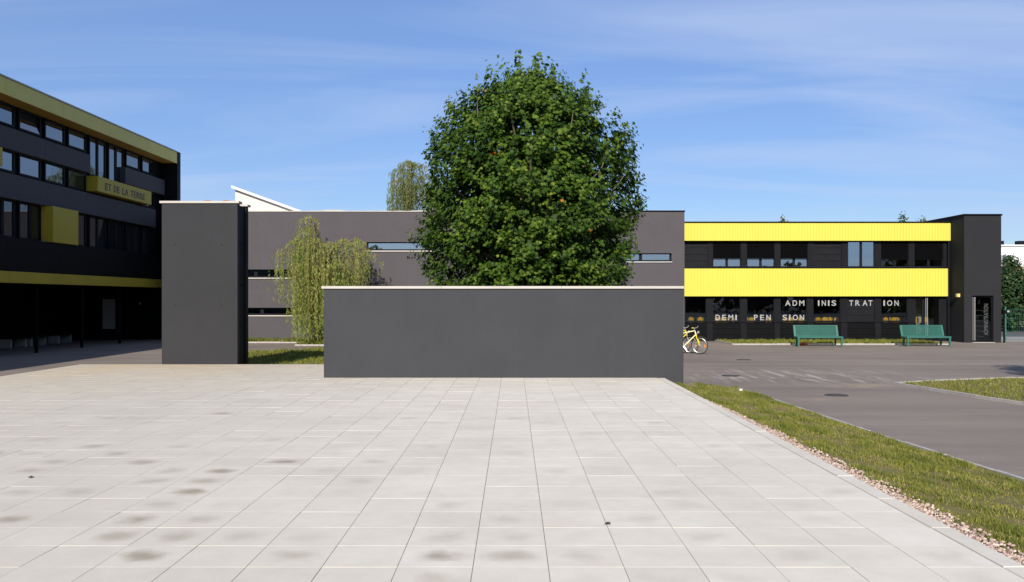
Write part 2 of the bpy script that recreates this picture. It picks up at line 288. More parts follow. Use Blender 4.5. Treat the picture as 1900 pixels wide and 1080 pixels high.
# ------------------------------------------------------------------ mesh helpers
OFF = {}
class MB:
    def __init__(s): s.v = []; s.f = []; s.tone = None
    def add(s, vs, fs):
        n = len(s.v); s.v += [tuple(v) for v in vs]; s.f += [tuple(i + n for i in f) for f in fs]; return s
    def box(s, x0, x1, y0, y1, z0, z1):
        return s.add([(x0, y0, z0), (x1, y0, z0), (x1, y1, z0), (x0, y1, z0), (x0, y0, z1), (x1, y0, z1), (x1, y1, z1), (x0, y1, z1)],
                     [(0, 3, 2, 1), (4, 5, 6, 7), (0, 1, 5, 4), (1, 2, 6, 5), (2, 3, 7, 6), (3, 0, 4, 7)])
    def bbox(s, x0, x1, y0, y1, z0, z1, c=0.01):
        """box with chamfered edges"""
        X, Y, Z = (x0, x1), (y0, y1), (z0, z1); vs = []; idx = {}
        for i in (0, 1):
            for j in (0, 1):
                for k in (0, 1):
                    for a in range(3):
                        p = [X[i] + (c if i == 0 else -c) * (a != 0), Y[j] + (c if j == 0 else -c) * (a != 1), Z[k] + (c if k == 0 else -c) * (a != 2)]
                        idx[i, j, k, a] = len(vs); vs.append(p)
        fs = []
        for a in range(3):
            o = [q for q in range(3) if q != a]
            for s_ in (0, 1):
                loop = []
                for (u, w_) in ((0, 0), (1, 0), (1, 1), (0, 1)):
                    t_ = [0, 0, 0]; t_[a] = s_; t_[o[0]] = u; t_[o[1]] = w_; loop.append(idx[t_[0], t_[1], t_[2], a])
                fs.append(loop)
        for a in range(3):                                     # edges along axis a
            o = [q for q in range(3) if q != a]
            for u in (0, 1):
                for w_ in (0, 1):
                    l = []
                    for e, ax in ((0, o[0]), (1, o[0]), (1, o[1]), (0, o[1])):
                        t_ = [0, 0, 0]; t_[a] = e; t_[o[0]] = u; t_[o[1]] = w_; l.append(idx[t_[0], t_[1], t_[2], ax])
                    fs.append(l)
        for i in (0, 1):
            for j in (0, 1):
                for k in (0, 1): fs.append([idx[i, j, k, a] for a in range(3)])
        # orient outward
        cen = Vector(((x0 + x1) / 2, (y0 + y1) / 2, (z0 + z1) / 2)); ff = []
        for f in fs:
            p = [Vector(vs[q]) for q in f]; n = (p[1] - p[0]).cross(p[2] - p[0]); m_ = sum(p, Vector()) / len(p)
            ff.append(f if n.dot(m_ - cen) >= 0 else f[::-1])
        return s.add(vs, ff)
    def tube(s, pts, r, seg=8, cap=True, closed=False):
        pts = [Vector(p) for p in pts]; rs = r if isinstance(r, (list, tuple)) else [r] * len(pts)
        rings = []; n = len(pts); up = None; vs = []
        for i, p in enumerate(pts):
            if closed: d = pts[(i + 1) % n] - pts[i - 1]
            else: d = pts[min(i + 1, n - 1)] - pts[max(i - 1, 0)]
            d.normalize()
            if up is None: up = Vector((0, 0, 1)) if abs(d.z) < 0.9 else Vector((1, 0, 0))
            a = d.cross(up).normalized(); b = a.cross(d).normalized(); up = b
            rings.append([len(vs) + k for k in range(seg)])
            for k in range(seg):
                th = 2 * math.pi * k / seg; vs.append(p + (a * math.cos(th) + b * math.sin(th)) * rs[i])
        fs = []
        for i in range(n if closed else n - 1):
            A, B = rings[i], rings[(i + 1) % n]
            for k in range(seg): fs.append((A[k], A[(k + 1) % seg], B[(k + 1) % seg], B[k]))
        if cap and not closed: fs += [tuple(rings[0][::-1]), tuple(rings[-1])]
        return s.add(vs, fs)
    def prism(s, poly, axis, a0, a1):
        """poly: 2-D points in the two other axes (x,y)->axis z, (x,z)->axis y, (y,z)->axis x"""
        def P(p, a): return {'z': (p[0], p[1], a), 'y': (p[0], a, p[1]), 'x': (a, p[0], p[1])}[axis]
        n = len(poly); vs = [P(p, a0) for p in poly] + [P(p, a1) for p in poly]
        fs = [tuple(range(n - 1, -1, -1)), tuple(range(n, 2 * n))] + [(i, (i + 1) % n, (i + 1) % n + n, i + n) for i in range(n)]
        return s.add(vs, fs)
    def build(s, name, mat, parent=None, smooth=False, local=False):
        me = bpy.data.meshes.new(name); off = Vector((0, 0, 0)) if (local or parent is None) else OFF.get(parent.name, Vector((0, 0, 0)))
        me.from_pydata([tuple(Vector(v) - off) for v in s.v], [], s.f)
        if s.tone is not None:
            at = me.attributes.new('tone', 'FLOAT', 'FACE'); at.data.foreach_set('value', np.asarray(s.tone, dtype=np.float32))
        me.materials.append(M[mat] if isinstance(mat, str) else mat)
        if smooth: me.polygons.foreach_set('use_smooth', [True] * len(me.polygons))
        me.update()
        import bmesh as _b
        b = _b.new(); b.from_mesh(me); _b.ops.recalc_face_normals(b, faces=b.faces); b.to_mesh(me); b.free()
        o = bpy.data.objects.new(name, me); C.objects.link(o)
        if parent is not None: o.parent = parent; OFF[o.name] = off
        return o
def tag(o, label=None, cat=None, group=None, kind=None):
    for k, v in (('label', label), ('category', cat), ('group', group), ('kind', kind)):
        if v: o[k] = v
    return o
def thing(name, label, cat, loc=(0, 0, 0), rz=0, group=None):
    o = bpy.data.objects.new(name, None); C.objects.link(o); o.location = loc; o.rotation_euler = (0, 0, rz); o.empty_display_size = 0.2
    OFF[o.name] = Vector(loc); return tag(o, label, cat, group)
def copy_tree(o, parent=None):
    c = o.copy(); C.objects.link(c)
    if parent is not None: c.parent = parent
    for ch in list(o.children): copy_tree(ch, c)
    return c
def raw_mesh(name, V, F, mat, parent=None, tone=None, smooth=False):
    """V (n,3) world coordinates, F (m,k) faces of k corners"""
    V = np.asarray(V, dtype=np.float32); F = np.asarray(F, dtype=np.int32); me = bpy.data.meshes.new(name)
    off = OFF.get(parent.name, Vector((0, 0, 0))) if parent is not None else Vector((0, 0, 0)); V = V - np.array(off, dtype=np.float32)
    k = F.shape[1]; me.vertices.add(len(V)); me.vertices.foreach_set('co', V.ravel()); me.loops.add(F.size); me.loops.foreach_set('vertex_index', F.ravel())
    me.polygons.add(len(F)); me.polygons.foreach_set('loop_start', np.arange(0, F.size, k, dtype=np.int32)); me.polygons.foreach_set('loop_total', np.full(len(F), k, dtype=np.int32))
    if tone is not None:
        at = me.attributes.new('tone', 'FLOAT', 'FACE'); at.data.foreach_set('value', np.asarray(tone, dtype=np.float32))
    me.materials.append(M[mat]); me.update(calc_edges=True); me.validate()
    if smooth: me.polygons.foreach_set('use_smooth', [True] * len(me.polygons))
    o = bpy.data.objects.new(name, me); C.objects.link(o)
    if parent is not None: o.parent = parent; OFF[o.name] = off
    return o
def wall_with_holes(mb, x0, x1, z0, z1, y0, y1, holes):
    """wall in the xz plane from depth y0 (front) to y1, with rectangular openings (xa, xb, za, zb)"""
    xs = sorted({x0, x1, *[h[0] for h in holes], *[h[1] for h in holes]}); zs = sorted({z0, z1, *[h[2] for h in holes], *[h[3] for h in holes]})
    def solid(i, j):
        if i < 0 or j < 0 or i >= len(xs) - 1 or j >= len(zs) - 1: return False
        cx, cz = (xs[i] + xs[i + 1]) / 2, (zs[j] + zs[j + 1]) / 2
        return not any(h[0] < cx < h[1] and h[2] < cz < h[3] for h in holes)
    for i in range(len(xs) - 1):
        for j in range(len(zs) - 1):
            if not solid(i, j): continue
            a, b, c, d = xs[i], xs[i + 1], zs[j], zs[j + 1]
            mb.add([(a, y0, c), (b, y0, c), (b, y0, d), (a, y0, d)], [(0, 1, 2, 3)]); mb.add([(a, y1, c), (b, y1, c), (b, y1, d), (a, y1, d)], [(3, 2, 1, 0)])
            if not solid(i - 1, j): mb.add([(a, y0, c), (a, y0, d), (a, y1, d), (a, y1, c)], [(0, 1, 2, 3)])
            if not solid(i + 1, j): mb.add([(b, y0, c), (b, y1, c), (b, y1, d), (b, y0, d)], [(0, 1, 2, 3)])
            if not solid(i, j - 1): mb.add([(a, y0, c), (a, y1, c), (b, y1, c), (b, y0, c)], [(0, 1, 2, 3)])
            if not solid(i, j + 1): mb.add([(a, y0, d), (b, y0, d), (b, y1, d), (a, y1, d)], [(0, 1, 2, 3)])
    return mb
def glyphs(text, bold=0.0):
    cu = bpy.data.curves.new('glyph', 'FONT'); cu.body = text; cu.size = 1; cu.offset = bold; cu.extrude = 0.012; cu.resolution_u = 5
    ob = bpy.data.objects.new('glyph', cu); C.objects.link(ob); dg = bpy.context.evaluated_depsgraph_get()
    me = bpy.data.meshes.new_from_object(ob.evaluated_get(dg)); v = np.array([q.co[:] for q in me.vertices]); f = [tuple(p.vertices) for p in me.polygons]
    bpy.data.objects.remove(ob); bpy.data.curves.remove(cu); bpy.data.meshes.remove(me)
    v[:, 0] = (v[:, 0] - v[:, 0].min()) / (v[:, 0].max() - v[:, 0].min()); v[:, 1] = (v[:, 1] - v[:, 1].min()) / (v[:, 1].max() - v[:, 1].min())
    return v, f

G = -0.25                                   # yard level; the paved terrace is at 0

# ------------------------------------------------------------------ ground
tag(MB().add([(-400, -300, G), (500, -300, G), (500, 700, G), (-400, 700, G)], [(0, 1, 2, 3)]).build('ground', 'asphalt'), kind='structure')

def lawn(name, poly, h=0.02, edge=0.05):
    """lawn sheet: poly of (x, y, z)"""
    m = MB(); n = len(poly); m.add([p for p in poly] + [(p[0], p[1], G - 0.02) for p in poly], [tuple(range(n))] + [(i, i + n, (i + 1) % n + n, (i + 1) % n) for i in range(n)])
    return tag(m.build(name, 'soil'), kind='structure')
def in_poly(px, py, poly):
    c = np.zeros(len(px), bool); n = len(poly)
    for i in range(n):
        x1, y1 = poly[i][:2]; x2, y2 = poly[(i + 1) % n][:2]
        k = ((y1 > py) != (y2 > py)) & (px < (x2 - x1) * (py - y1) / (y2 - y1 + 1e-12) + x1); c ^= k
    return c
def grass(name, poly, n, h, wd, seed, label, zfun, dry=0.0, near_bias=0.0):
    rg = np.random.default_rng(seed); xs = [p[0] for p in poly]; ys = [p[1] for p in poly]
    px = rg.uniform(min(xs), max(xs), n * 3); u = rg.random(n * 3) ** (1 + near_bias); py = min(ys) + (max(ys) - min(ys)) * u
    k = in_poly(px, py, poly); px, py = px[k][:n], py[k][:n]; n = len(px)
    # tufts: thin it out in bald patches
    b = np.zeros(n)
    for _ in range(26):
        a_ = rg.uniform(0, 6.28); f_ = rg.uniform(3.0, 30.0); b += np.sin((px * np.cos(a_) + py * np.sin(a_) * .6) * f_ + rg.uniform(0, 6.28)) * 0.34
    hh = h * (0.55 + 0.7 * rg.random(n)) * np.clip(0.85 + 0.35 * b, 0.35, 1.3); keep = rg.random(n) < np.clip(1.05 + 0.5 * b, 0.3, 1); px, py, hh, b = px[keep], py[keep], hh[keep], b[keep]; n = len(px)
    a = rg.uniform(0, 2 * np.pi, n); lx = rg.normal(0, 0.45, n) * hh; ly = rg.normal(0, 0.45, n) * hh; ww = wd * rg.uniform(0.6, 1.2, n)
    z = zfun(px, py) - 0.005; ca, sa = np.cos(a) * ww, np.sin(a) * ww
    V = np.empty((n, 5, 3)); V[:, 0] = np.c_[px - ca, py - sa, z]; V[:, 1] = np.c_[px + ca, py + sa, z]
    V[:, 2] = np.c_[px + ca * .7 + lx * .4, py + sa * .7 + ly * .4, z + hh * .6]; V[:, 3] = np.c_[px - ca * .7 + lx * .4, py - sa * .7 + ly * .4, z + hh * .6]; V[:, 4] = np.c_[px + lx, py + ly, z + hh]
    i = np.arange(n)[:, None] * 5; F = np.concatenate([i + [0, 1, 2], i + [0, 2, 3], i + [3, 2, 4]], 0)
    tn = np.clip(rg.normal(0.42 + dry, 0.2, n) - 0.16 * b, 0, 1); return tag(raw_mesh(name, V.reshape(-1, 3), F, 'grass', tone=np.tile(tn, 3)), label, 'grass', kind='stuff')

# lawn strip along the terrace: slopes from the gravel down to the road kerb
def kerb_x(y): return np.interp(y, [0, 8, 13, 19.3], [5.95, 5.62, 5.22, 4.92])
STRIP = [(3.40, 19.25), (4.85, 19.25), (5.15, 13.0), (5.55, 8.0), (5.88, 0.5), (3.60, 0.5), (3.60, 14.5), (3.40, 16.5)]
def strip_z(x, y): return -0.07 - 0.11 * np.clip((x - 3.6) / 1.8, 0, 1) + 0.015 * np.sin(np.asarray(x) * 5 + np.asarray(y) * 3)
m = MB(); ys = np.linspace(0.5, 19.25, 40); cols = 7; V = []; F = []
for i, y in enumerate(ys):
    xl = 3.39; xr = kerb_x(y) - 0.03
    for j in range(cols):
        x = xl + (xr - xl) * j / (cols - 1); V.append((x, y, float(strip_z(x, y)) if y < 19.2 else G))
F = [(i * cols + j, i * cols + j + 1, (i + 1) * cols + j + 1, (i + 1) * cols + j) for i in range(len(ys) - 1) for j in range(cols - 1)]
tag(MB().add(V, F).build('lawn_strip', 'soil'), kind='structure')
grass('grass', STRIP, 105000, 0.044, 0.0040, 3, 'short dry-tipped grass in the strip beside the pale terrace', strip_z, -0.05, near_bias=0.15)
# bigger lawns
LP = [(-30, 24.4), (-4.4, 24.4), (3.0, 26.0), (3.0, 36.0), (-7.2, 36.4), (-8.4, 34.6), (-10.6, 32.3), (-13.0, 30.8), (-13.0, 24.4)]
LP = [(-9.45, 24.45), (3.4, 24.45), (3.4, 36.2), (-7.2, 36.2), (-8.4, 34.7), (-10.4, 32.8), (-11.6, 31.8)]
lawn('lawn', [(x, y, G + 0.04) for x, y in LP]); grass('grass', [p for p in LP], 52000, 0.09, 0.010, 5, 'green lawn behind the tall pylon, half in its shadow', lambda x, y: np.full(len(x), G + 0.04), -0.10)
WP = [(-9.4, 38.3), (3.0, 38.3), (3.0, 41.9), (-15, 41.9), (-15, 40.7), (-9.6, 40.7)]
lawn('lawn', [(x, y, G + 0.05) for x, y in WP]); grass('grass', WP, 30000, 0.16, 0.012, 6, 'grass at the foot of the grey facade under the willow', lambda x, y: np.full(len(x), G + 0.05), -0.24)
YP = [(9.75, 39.1), (19.25, 39.1), (19.25, 42.4), (9.75, 42.4)]
lawn('lawn', [(x, y, G + 0.03) for x, y in YP]); grass('grass', YP, 26000, 0.09, 0.012, 8, 'narrow lawn under the lettered canteen windows', lambda x, y: np.full(len(x), G + 0.03), -0.06)
IP = [(9.05, 20.85), (9.5, 18.0), (9.9, 16.2), (11.0, 13.0), (24, 13.0), (24, 22.8), (12.6, 22.2), (10.2, 21.4)]
lawn('lawn', [(x, y, G + 0.04) for x, y in IP]); grass('grass', IP, 52000, 0.06, 0.008, 9, 'grass island in the yard at the right edge', lambda x, y: np.full(len(x), G + 0.04), 0.0)

def kerb_line(name, pts, wd, top, label, ln=1.0, mat='concrete'):
    k = thing(name, label, 'kerb', (pts[0][0], pts[0][1], G)); rg = random.Random(len(pts) * 7 + int(top * 100))
    for (ax, ay), (bx, by) in zip(pts, pts[1:]):
        d = Vector((bx - ax, by - ay)); tl = d.length; d.normalize(); nrm = Vector((-d.y, d.x)); c = max(1, round(tl / ln)); st = tl / c
        for i in range(c):
            a = Vector((ax, ay)) + d * (i * st + 0.004); b = Vector((ax, ay)) + d * ((i + 1) * st - 0.004); t = G + top + rg.uniform(-.006, .006)
            q = [a - nrm * wd / 2, b - nrm * wd / 2, b + nrm * wd / 2, a + nrm * wd / 2]; MB().prism([(p.x, p.y) for p in q], 'z', G - 0.03, t).build('kerb_stone', mat, k)
    return k
kerb_line('road_kerb', [(4.92, 19.3), (5.22, 13.0), (5.62, 8.0), (5.95, 0.6)], 0.06, 0.085, 'thin concrete kerb between the grass strip and the road')
kerb_line('road_kerb', [(16.0, 22.55), (12.6, 22.26), (10.2, 21.46), (9.0, 20.87), (9.45, 17.97), (9.85, 16.2), (11.0, 12.9)], 0.07, 0.06, 'thin concrete kerb round the grass island at the right edge')
kerb_line('road_kerb', [(9.7, 42.5), (9.7, 39.05), (19.3, 39.05)], 0.08, 0.06, 'pale kerb along the narrow lawn under the canteen windows')
kerb_line('road_kerb', [(-15, 40.65), (-9.65, 40.65)], 0.07, 0.06, 'pale kerb of the grass at the foot of the grey facade')
kerb_line('road_kerb', [(-9.45, 38.2), (3.0, 38.2)], 0.07, 0.06, 'pale kerb in front of the weeping willow')

# ------------------------------------------------------------------ terrace paving
TX0, TX1, TY1 = -11.76, 3.235, 24.0; TS = 0.4996
pav = bpy.data.objects.new('terrace_paving', None); C.objects.link(pav); tag(pav, kind='structure'); OFF[pav.name] = Vector((0, 0, 0))
mbs = MB(); mbs.box(TX0 + 0.02, TX1 + 0.16, -4, 19.86, G - 0.02, -0.022); mbs.box(TX0 + 0.02, -4.30, 19.86, TY1 - 0.01, G - 0.02, -0.022); mbs.build('bed', 'joint', pav)
def slab_verts(cx, cy, hw, hd, tilt=(0, 0), dz=0.0):
    c = 0.0016; vs = []
    for (e, z) in ((0, -0.035), (0, -c), (c, 0)):
        for sx, sy in ((-1, -1), (1, -1), (1, 1), (-1, 1)):
            x, y = sx * (hw - e), sy * (hd - e); vs.append((cx + x, cy + y, z + dz + x * tilt[0] + y * tilt[1]))
    return vs
SF = [(8, 9, 10, 11)] + [(a + i, a + (i + 1) % 4, b + (i + 1) % 4, b + i) for a, b in ((0, 4), (4, 8)) for i in range(4)]
slabs = []
ncol = round((TX1 - TX0) / TS); nrow = 45
for i in range(ncol):
    for j in range(nrow):
        cx = TX0 + (i + 0.5) * TS; cy = TY1 - (j + 0.5) * 0.5045
        if cy > 19.86 and cx > -4.3: continue
        if cy < 1.4: continue
        px = 953 + cx / cy * 1640; py = 555 + EYE / cy * 1640; vis = -60 < px < 1960 and py < 1100
        slabs.append((1640 * 1640 * EYE / cy ** 3 if vis else 0, cx, cy))
slabs.sort(key=lambda s: -s[0])
# damp blots seen on single slabs: position (x, y), strength, sideways shift
BLOTS = [(-0.62, 6.1, .85, 0), (-0.12, 6.1, .55, .03), (0.35, 6.15, .30, 0), (-1.65, 6.05, .45, 0), (-2.65, 6.05, .8, -.04), (-3.25, 6.6, .5, .05), (-2.5, 6.6, .5, 0), (-1.9, 6.6, .3, 0), (-0.62, 6.62, .32, 0), (-0.1, 6.62, .25, 0),
         (-3.2, 7.15, .9, 0), (-3.8, 7.15, .65, -.05), (-2.65, 7.15, .35, 0), (-2.85, 8.1, .85, .04), (-2.8, 8.6, .55, 0), (-3.4, 8.6, .4, 0), (-2.85, 9.1, .8, 0), (-2.65, 9.65, .9, .05), (-3.6, 9.1, .35, 0), (-4.2, 9.65, .6, 0), (-4.8, 9.65, .4, .04),
         (-4.7, 10.15, .5, 0), (-5.3, 10.15, .45, 0), (-5.9, 10.15, .75, 0), (-5.0, 10.7, .5, 0), (-4.4, 10.15, .5, 0), (-6.0, 8.6, .25, 0), (-4.4, 13.6, .55, 0), (-8.0, 13.2, .7, 0), (-1.5, 9.65, .3, 0), (0.45, 7.6, .12, 0), (1.15, 7.1, .22, .05), (1.65, 7.6, .2, 0), (-4.6, 8.1, .3, 0), (-5.2, 9.1, .4, .05), (-3.8, 8.1, .35, 0), (-4.9, 7.15, .4, 0), (-4.3, 6.6, .4, 0)]
rg = random.Random(11)
slab_me = []
for k in range(6):
    me = bpy.data.meshes.new('slab'); me.from_pydata(slab_verts(0, 0, TS / 2 - 0.0019, 0.5045 / 2 - 0.0013, (rg.uniform(-.0025, .0025), rg.uniform(-.0025, .0025)), rg.uniform(-.0008, .0008)), [], SF); me.materials.append(M['slab']); slab_me.append(me)
used_b = set()
for (a, cx, cy) in slabs[:300]:
    o = bpy.data.objects.new('slab', slab_me[rg.randrange(6)]); C.objects.link(o); o.parent = pav; o.location = (cx, cy, 0)
    o['tone'] = max(0.0, min(1.0, rg.gauss(0.5, 0.2))); st = rg.random() ** 6 * 0.22; sxx = rg.uniform(-.06, .06)
    for q, (bx_, by_, s_, sh) in enumerate(BLOTS):
        if q not in used_b and abs(bx_ - cx) < 0.26 and abs(by_ - cy) < 0.26: st = s_ * 0.72; sxx = sh; used_b.add(q); break
    o['stain'] = float(st); o['stain_x'] = float(sxx)
fm = MB(); fm.tone = []
for (a, cx, cy) in slabs[300:]:
    fm.add(slab_verts(cx, cy, TS / 2 - 0.0019, 0.5045 / 2 - 0.0013, (rg.uniform(-.003, .003), rg.uniform(-.003, .003)), rg.uniform(-.001, .001)), SF); fm.tone += [max(0, min(1, rg.gauss(.5, .2)))] * len(SF)
tag(fm.build('slab_field', 'slab', pav), kind='stuff')
yk = 19.84
while yk > 1.5:
    MB().bbox(TX1 + 0.006, TX1 + 0.155, yk - 0.996, yk, G - 0.02, 0.002 + rg.uniform(-.002, .002), 0.006).build('edging_stone', 'slab', pav); yk -= 1.0

# gravel between terrace edge and grass
def stones(name, n, region, size, seed, label, zf):
    rg = np.random.default_rng(seed); t = (1 + 5 ** .5) / 2
    iv = np.array([(-1, t, 0), (1, t, 0), (-1, -t, 0), (1, -t, 0), (0, -1, t), (0, 1, t), (0, -1, -t), (0, 1, -t), (t, 0, -1), (t, 0, 1), (-t, 0, -1), (-t, 0, 1)]); iv /= np.linalg.norm(iv[0])
    fi = np.array([(0, 11, 5), (0, 5, 1), (0, 1, 7), (0, 7, 10), (0, 10, 11), (1, 5, 9), (5, 11, 4), (11, 10, 2), (10, 7, 6), (7, 1, 8), (3, 9, 4), (3, 4, 2), (3, 2, 6), (3, 6, 8), (3, 8, 9), (4, 9, 5), (2, 4, 11), (6, 2, 10), (8, 6, 7), (9, 8, 1)])
    x, y = region(rg, n); s = size * rg.uniform(0.5, 1.25, n); a = rg.uniform(0, 6.28, n)
    P = iv[None] * (1 + rg.normal(0, .16, (n, 12, 1))) * (s[:, None, None] * rg.uniform(.6, 1.25, (n, 1, 3))); ca, sa = np.cos(a)[:, None], np.sin(a)[:, None]
    X = P[:, :, 0] * ca - P[:, :, 1] * sa + x[:, None]; Y = P[:, :, 0] * sa + P[:, :, 1] * ca + y[:, None]; Z = P[:, :, 2] * .75 + (zf(x, y) + rg.uniform(0, .012, n))[:, None]
    V = np.stack([X, Y, Z], -1).reshape(-1, 3); F = (fi[None] + (np.arange(n) * 12)[:, None, None]).reshape(-1, 3); tn = np.repeat(np.clip(rg.normal(.5, .25, n), 0, 1), 20)
    return tag(raw_mesh(name, V, F, 'stone', tone=tn), label, 'gravel', kind='stuff')
def greg(rg, n):
    y = 0.8 + 15.2 * rg.random(n) ** 1.25; wdt = np.interp(y, [0, 12, 16.5], [.24, .21, .06]); x = 3.40 + np.abs(rg.normal(0, .5, n)).clip(0, 1.25) * wdt; return x, y
stones('gravel', 9500, greg, 0.0165, 4, 'pinkish gravel strip along the terrace edge', lambda x, y: np.full(len(x), -0.055))

# ------------------------------------------------------------------ low wall and tall pylon
lw_ = thing('low_wall', 'long low grey rendered wall with a pale coping, in front of the plane tree', 'wall', (-0.2, 20.0, G))
MB().bbox(-4.27, 3.82, 19.88, 20.10, G - 0.02, 2.00, 0.008).build('wall', 'lowwall', lw_)
x = -4.32
for nx in (-1.62, 1.08, 3.835):
    MB().bbox(x + .001, nx - .001, 19.84, 20.14, 2.002, 2.062, 0.006).build('coping', 'coping', lw_); x = nx
for (hx, hz) in ((-2.9, 1.55), (-0.4, 1.57), (2.1, 1.55), (-2.9, .52), (-0.4, .5), (2.1, .51)):
    MB().tube([(hx, 19.878, hz), (hx, 19.872, hz)], 0.013, 8).build('tie_hole', 'lowwall', lw_)
py_ = thing('pylon', 'tall grey rendered pylon standing at the left end of the terrace', 'pylon', (-8.5, 24.5, 0))
MB().bbox(-9.56, -7.50, 24.01, 24.22, G - 0.02, 4.37, 0.008).build('front_slab', 'pylon', py_)
MB().bbox(-9.61, -7.45, 23.97, 24.27, 4.372, 4.435, 0.006).build('coping', 'coping', py_)
z = G
for zt in (1.0, 2.15, 3.30, 4.36):
    MB().bbox(-9.50, -7.565, 24.222, 24.86, z + 0.006, zt - 0.006, 0.004).build('metal_panel', 'dark', py_); z = zt
MB().bbox(-9.56, -7.52, 24.862, 25.06, G - 0.02, 4.37, 0.008).build('rear_slab', 'tower', py_)
MB().bbox(-9.61, -7.46, 24.80, 25.10, 4.372, 4.43, 0.006).build('coping', 'coping', py_)
for hx in (-9.19, -7.93):
    for hz in (3.25, 1.60): MB().tube([(hx, 24.008, hz), (hx, 24.001, hz)], 0.022, 8).build('tie_hole', 'tower', py_)

# ------------------------------------------------------------------ left school building (runs along the yard, in shade)
A = thing('school_building', 'three-storey dark school building with yellow fascia and boxes, in shade on the left', 'building', (-20, 24, G))
XW, XB, XS, XF = -17.75, -17.47, -17.245, -17.0; Y0, YE = -6.0, 44.65; E = EYE
MB().box(-32, XW, Y0, YE, 0.96 + E, 6.9 + E).build('core', 'black', A)
MB().box(-32, -21.6, Y0, YE, G, 0.955 + E).build('ground_floor_wall', 'black', A)
MB().box(-21.595, -17.5, 44.3, YE, G, 0.54 + E).build('end_wall', 'black', A)
MB().bbox(-32, XF + 0.02, YE + 0.002, YE + 0.42, G, 7.46 + E, 0.01).build('gable_fin', 'dark', A)
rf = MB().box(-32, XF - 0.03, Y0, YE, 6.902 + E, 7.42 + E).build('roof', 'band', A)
y = YE
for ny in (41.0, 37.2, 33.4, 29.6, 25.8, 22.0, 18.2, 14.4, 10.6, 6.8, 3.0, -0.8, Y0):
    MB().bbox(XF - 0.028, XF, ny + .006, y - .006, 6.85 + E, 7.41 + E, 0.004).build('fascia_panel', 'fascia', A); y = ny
MB().box(-32, XF + 0.03, Y0, YE + .001, 7.422 + E, 7.468 + E).build('roof_edge', 'coping2', A)
MB().box(XW + .001, XF - 0.03, Y0, YE - .001, 6.86 + E, 6.90 + E).build('soffit', 'soffit', A)
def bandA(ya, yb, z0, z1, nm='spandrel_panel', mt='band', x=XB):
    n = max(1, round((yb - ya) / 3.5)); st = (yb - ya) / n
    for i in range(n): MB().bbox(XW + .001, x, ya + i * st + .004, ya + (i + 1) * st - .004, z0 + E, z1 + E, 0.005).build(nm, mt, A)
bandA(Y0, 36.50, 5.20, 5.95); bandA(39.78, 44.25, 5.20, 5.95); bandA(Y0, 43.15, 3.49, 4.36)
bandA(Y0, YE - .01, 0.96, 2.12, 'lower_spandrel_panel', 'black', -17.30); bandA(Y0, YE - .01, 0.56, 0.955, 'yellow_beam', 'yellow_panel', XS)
MB().box(-21.59, XW, Y0, 44.29, 0.56 + E, 0.95 + E).build('gallery_ceiling', 'black', A)
def winA(ya, yb, z0, z1, panes, mt='glass_dark', openw=False):
    fr = MB(); f = 0.075; x0, x1 = XW + .002, XW + 0.07
    fr.box(x0, x1, ya - f, yb + f, z0 - f + E, z0 + E); fr.box(x0, x1, ya - f, yb + f, z1 + E, z1 + f + E); fr.box(x0, x1, ya - f, ya, z0 + E, z1 + E); fr.box(x0, x1, yb, yb + f, z0 + E, z1 + E)
    pw = (yb - ya - 0.16 * (panes - 1)) / panes
    for i in range(panes - 1): ym = ya + (i + 1) * pw + i * 0.16; fr.box(x0, x1, ym, ym + 0.16, z0 + E, z1 + E)
    o = fr.build('window', 'dark', A)
    for i in range(panes):
        a = ya + i * (pw + 0.16)
        if openw:
            zt = z0 + .36; MB().add([(x0 + .060, a, z0 + E), (x0 + .060, a + pw, z0 + E), (x0 + .012, a + pw * .80, zt + E), (x0 + .012, a, zt + E), (x0 + .048, a, z0 + E), (x0 + .048, a + pw, z0 + E), (x0 + .002, a + pw * .80, zt + E), (x0 + .002, a, zt + E)], [(0, 1, 2, 3), (4, 7, 6, 5), (0, 4, 5, 1), (3, 2, 6, 7), (0, 3, 7, 4), (1, 5, 6, 2)]).build('tilted_pane', mt, o)
        else: MB().box(x0 + .02, x0 + .035, a, a + pw, z0 + E, z1 + E).build('pane', mt, o)
MOD = 1.745
for k in range(-9, 9):
    ya = 29.93 + MOD * k; yb = ya + 1.32
    if yb > 44.4: break
    if k in (4, 5): winA(ya, yb, 4.95 + .28, 6.74, 2)
    else: winA(ya, yb, 6.14, 6.75, 1, openw=(k == 1))
    if not (36.5 < yb and ya < 42.1) and not (ya < 29.8 and yb > 24.9): winA(ya, yb, 4.52, 5.13, 1, 'glass_dark' if k < 3 else 'glass_dim')
    if not (ya > 33.0 and yb < 35.0): winA(ya, yb, 2.22, 3.42, 2, 'glass_dim')
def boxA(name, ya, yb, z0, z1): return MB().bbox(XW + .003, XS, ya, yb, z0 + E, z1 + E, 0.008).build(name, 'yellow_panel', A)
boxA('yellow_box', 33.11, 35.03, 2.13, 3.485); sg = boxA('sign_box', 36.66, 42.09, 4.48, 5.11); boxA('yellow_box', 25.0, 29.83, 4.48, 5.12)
for ch, ya, yb in (('E', 37.32, 37.56), ('T', 37.61, 37.87), ('D', 38.12, 38.38), ('E', 38.45, 38.68), ('L', 38.96, 39.19), ('A', 39.23, 39.53), ('T', 39.80, 40.09), ('E', 40.15, 40.38), ('R', 40.43, 40.70), ('R', 40.75, 41.02), ('E', 41.07, 41.33)):
    v, f = glyphs(ch, 0.012); o = MB().add([(XS + .004 + q[2] * 0.3 + .004, ya + q[0] * (yb - ya), 4.615 + E + q[1] * 0.29) for q in v], f).build('letter', 'black_letter', sg)
for yc in (40.2, 36.7, 33.2, 29.7, 26.2, 22.7): MB().bbox(-17.98, -17.88, yc - .05, yc + .05, G, 0.558 + E, 0.01).build('column', 'black', A)
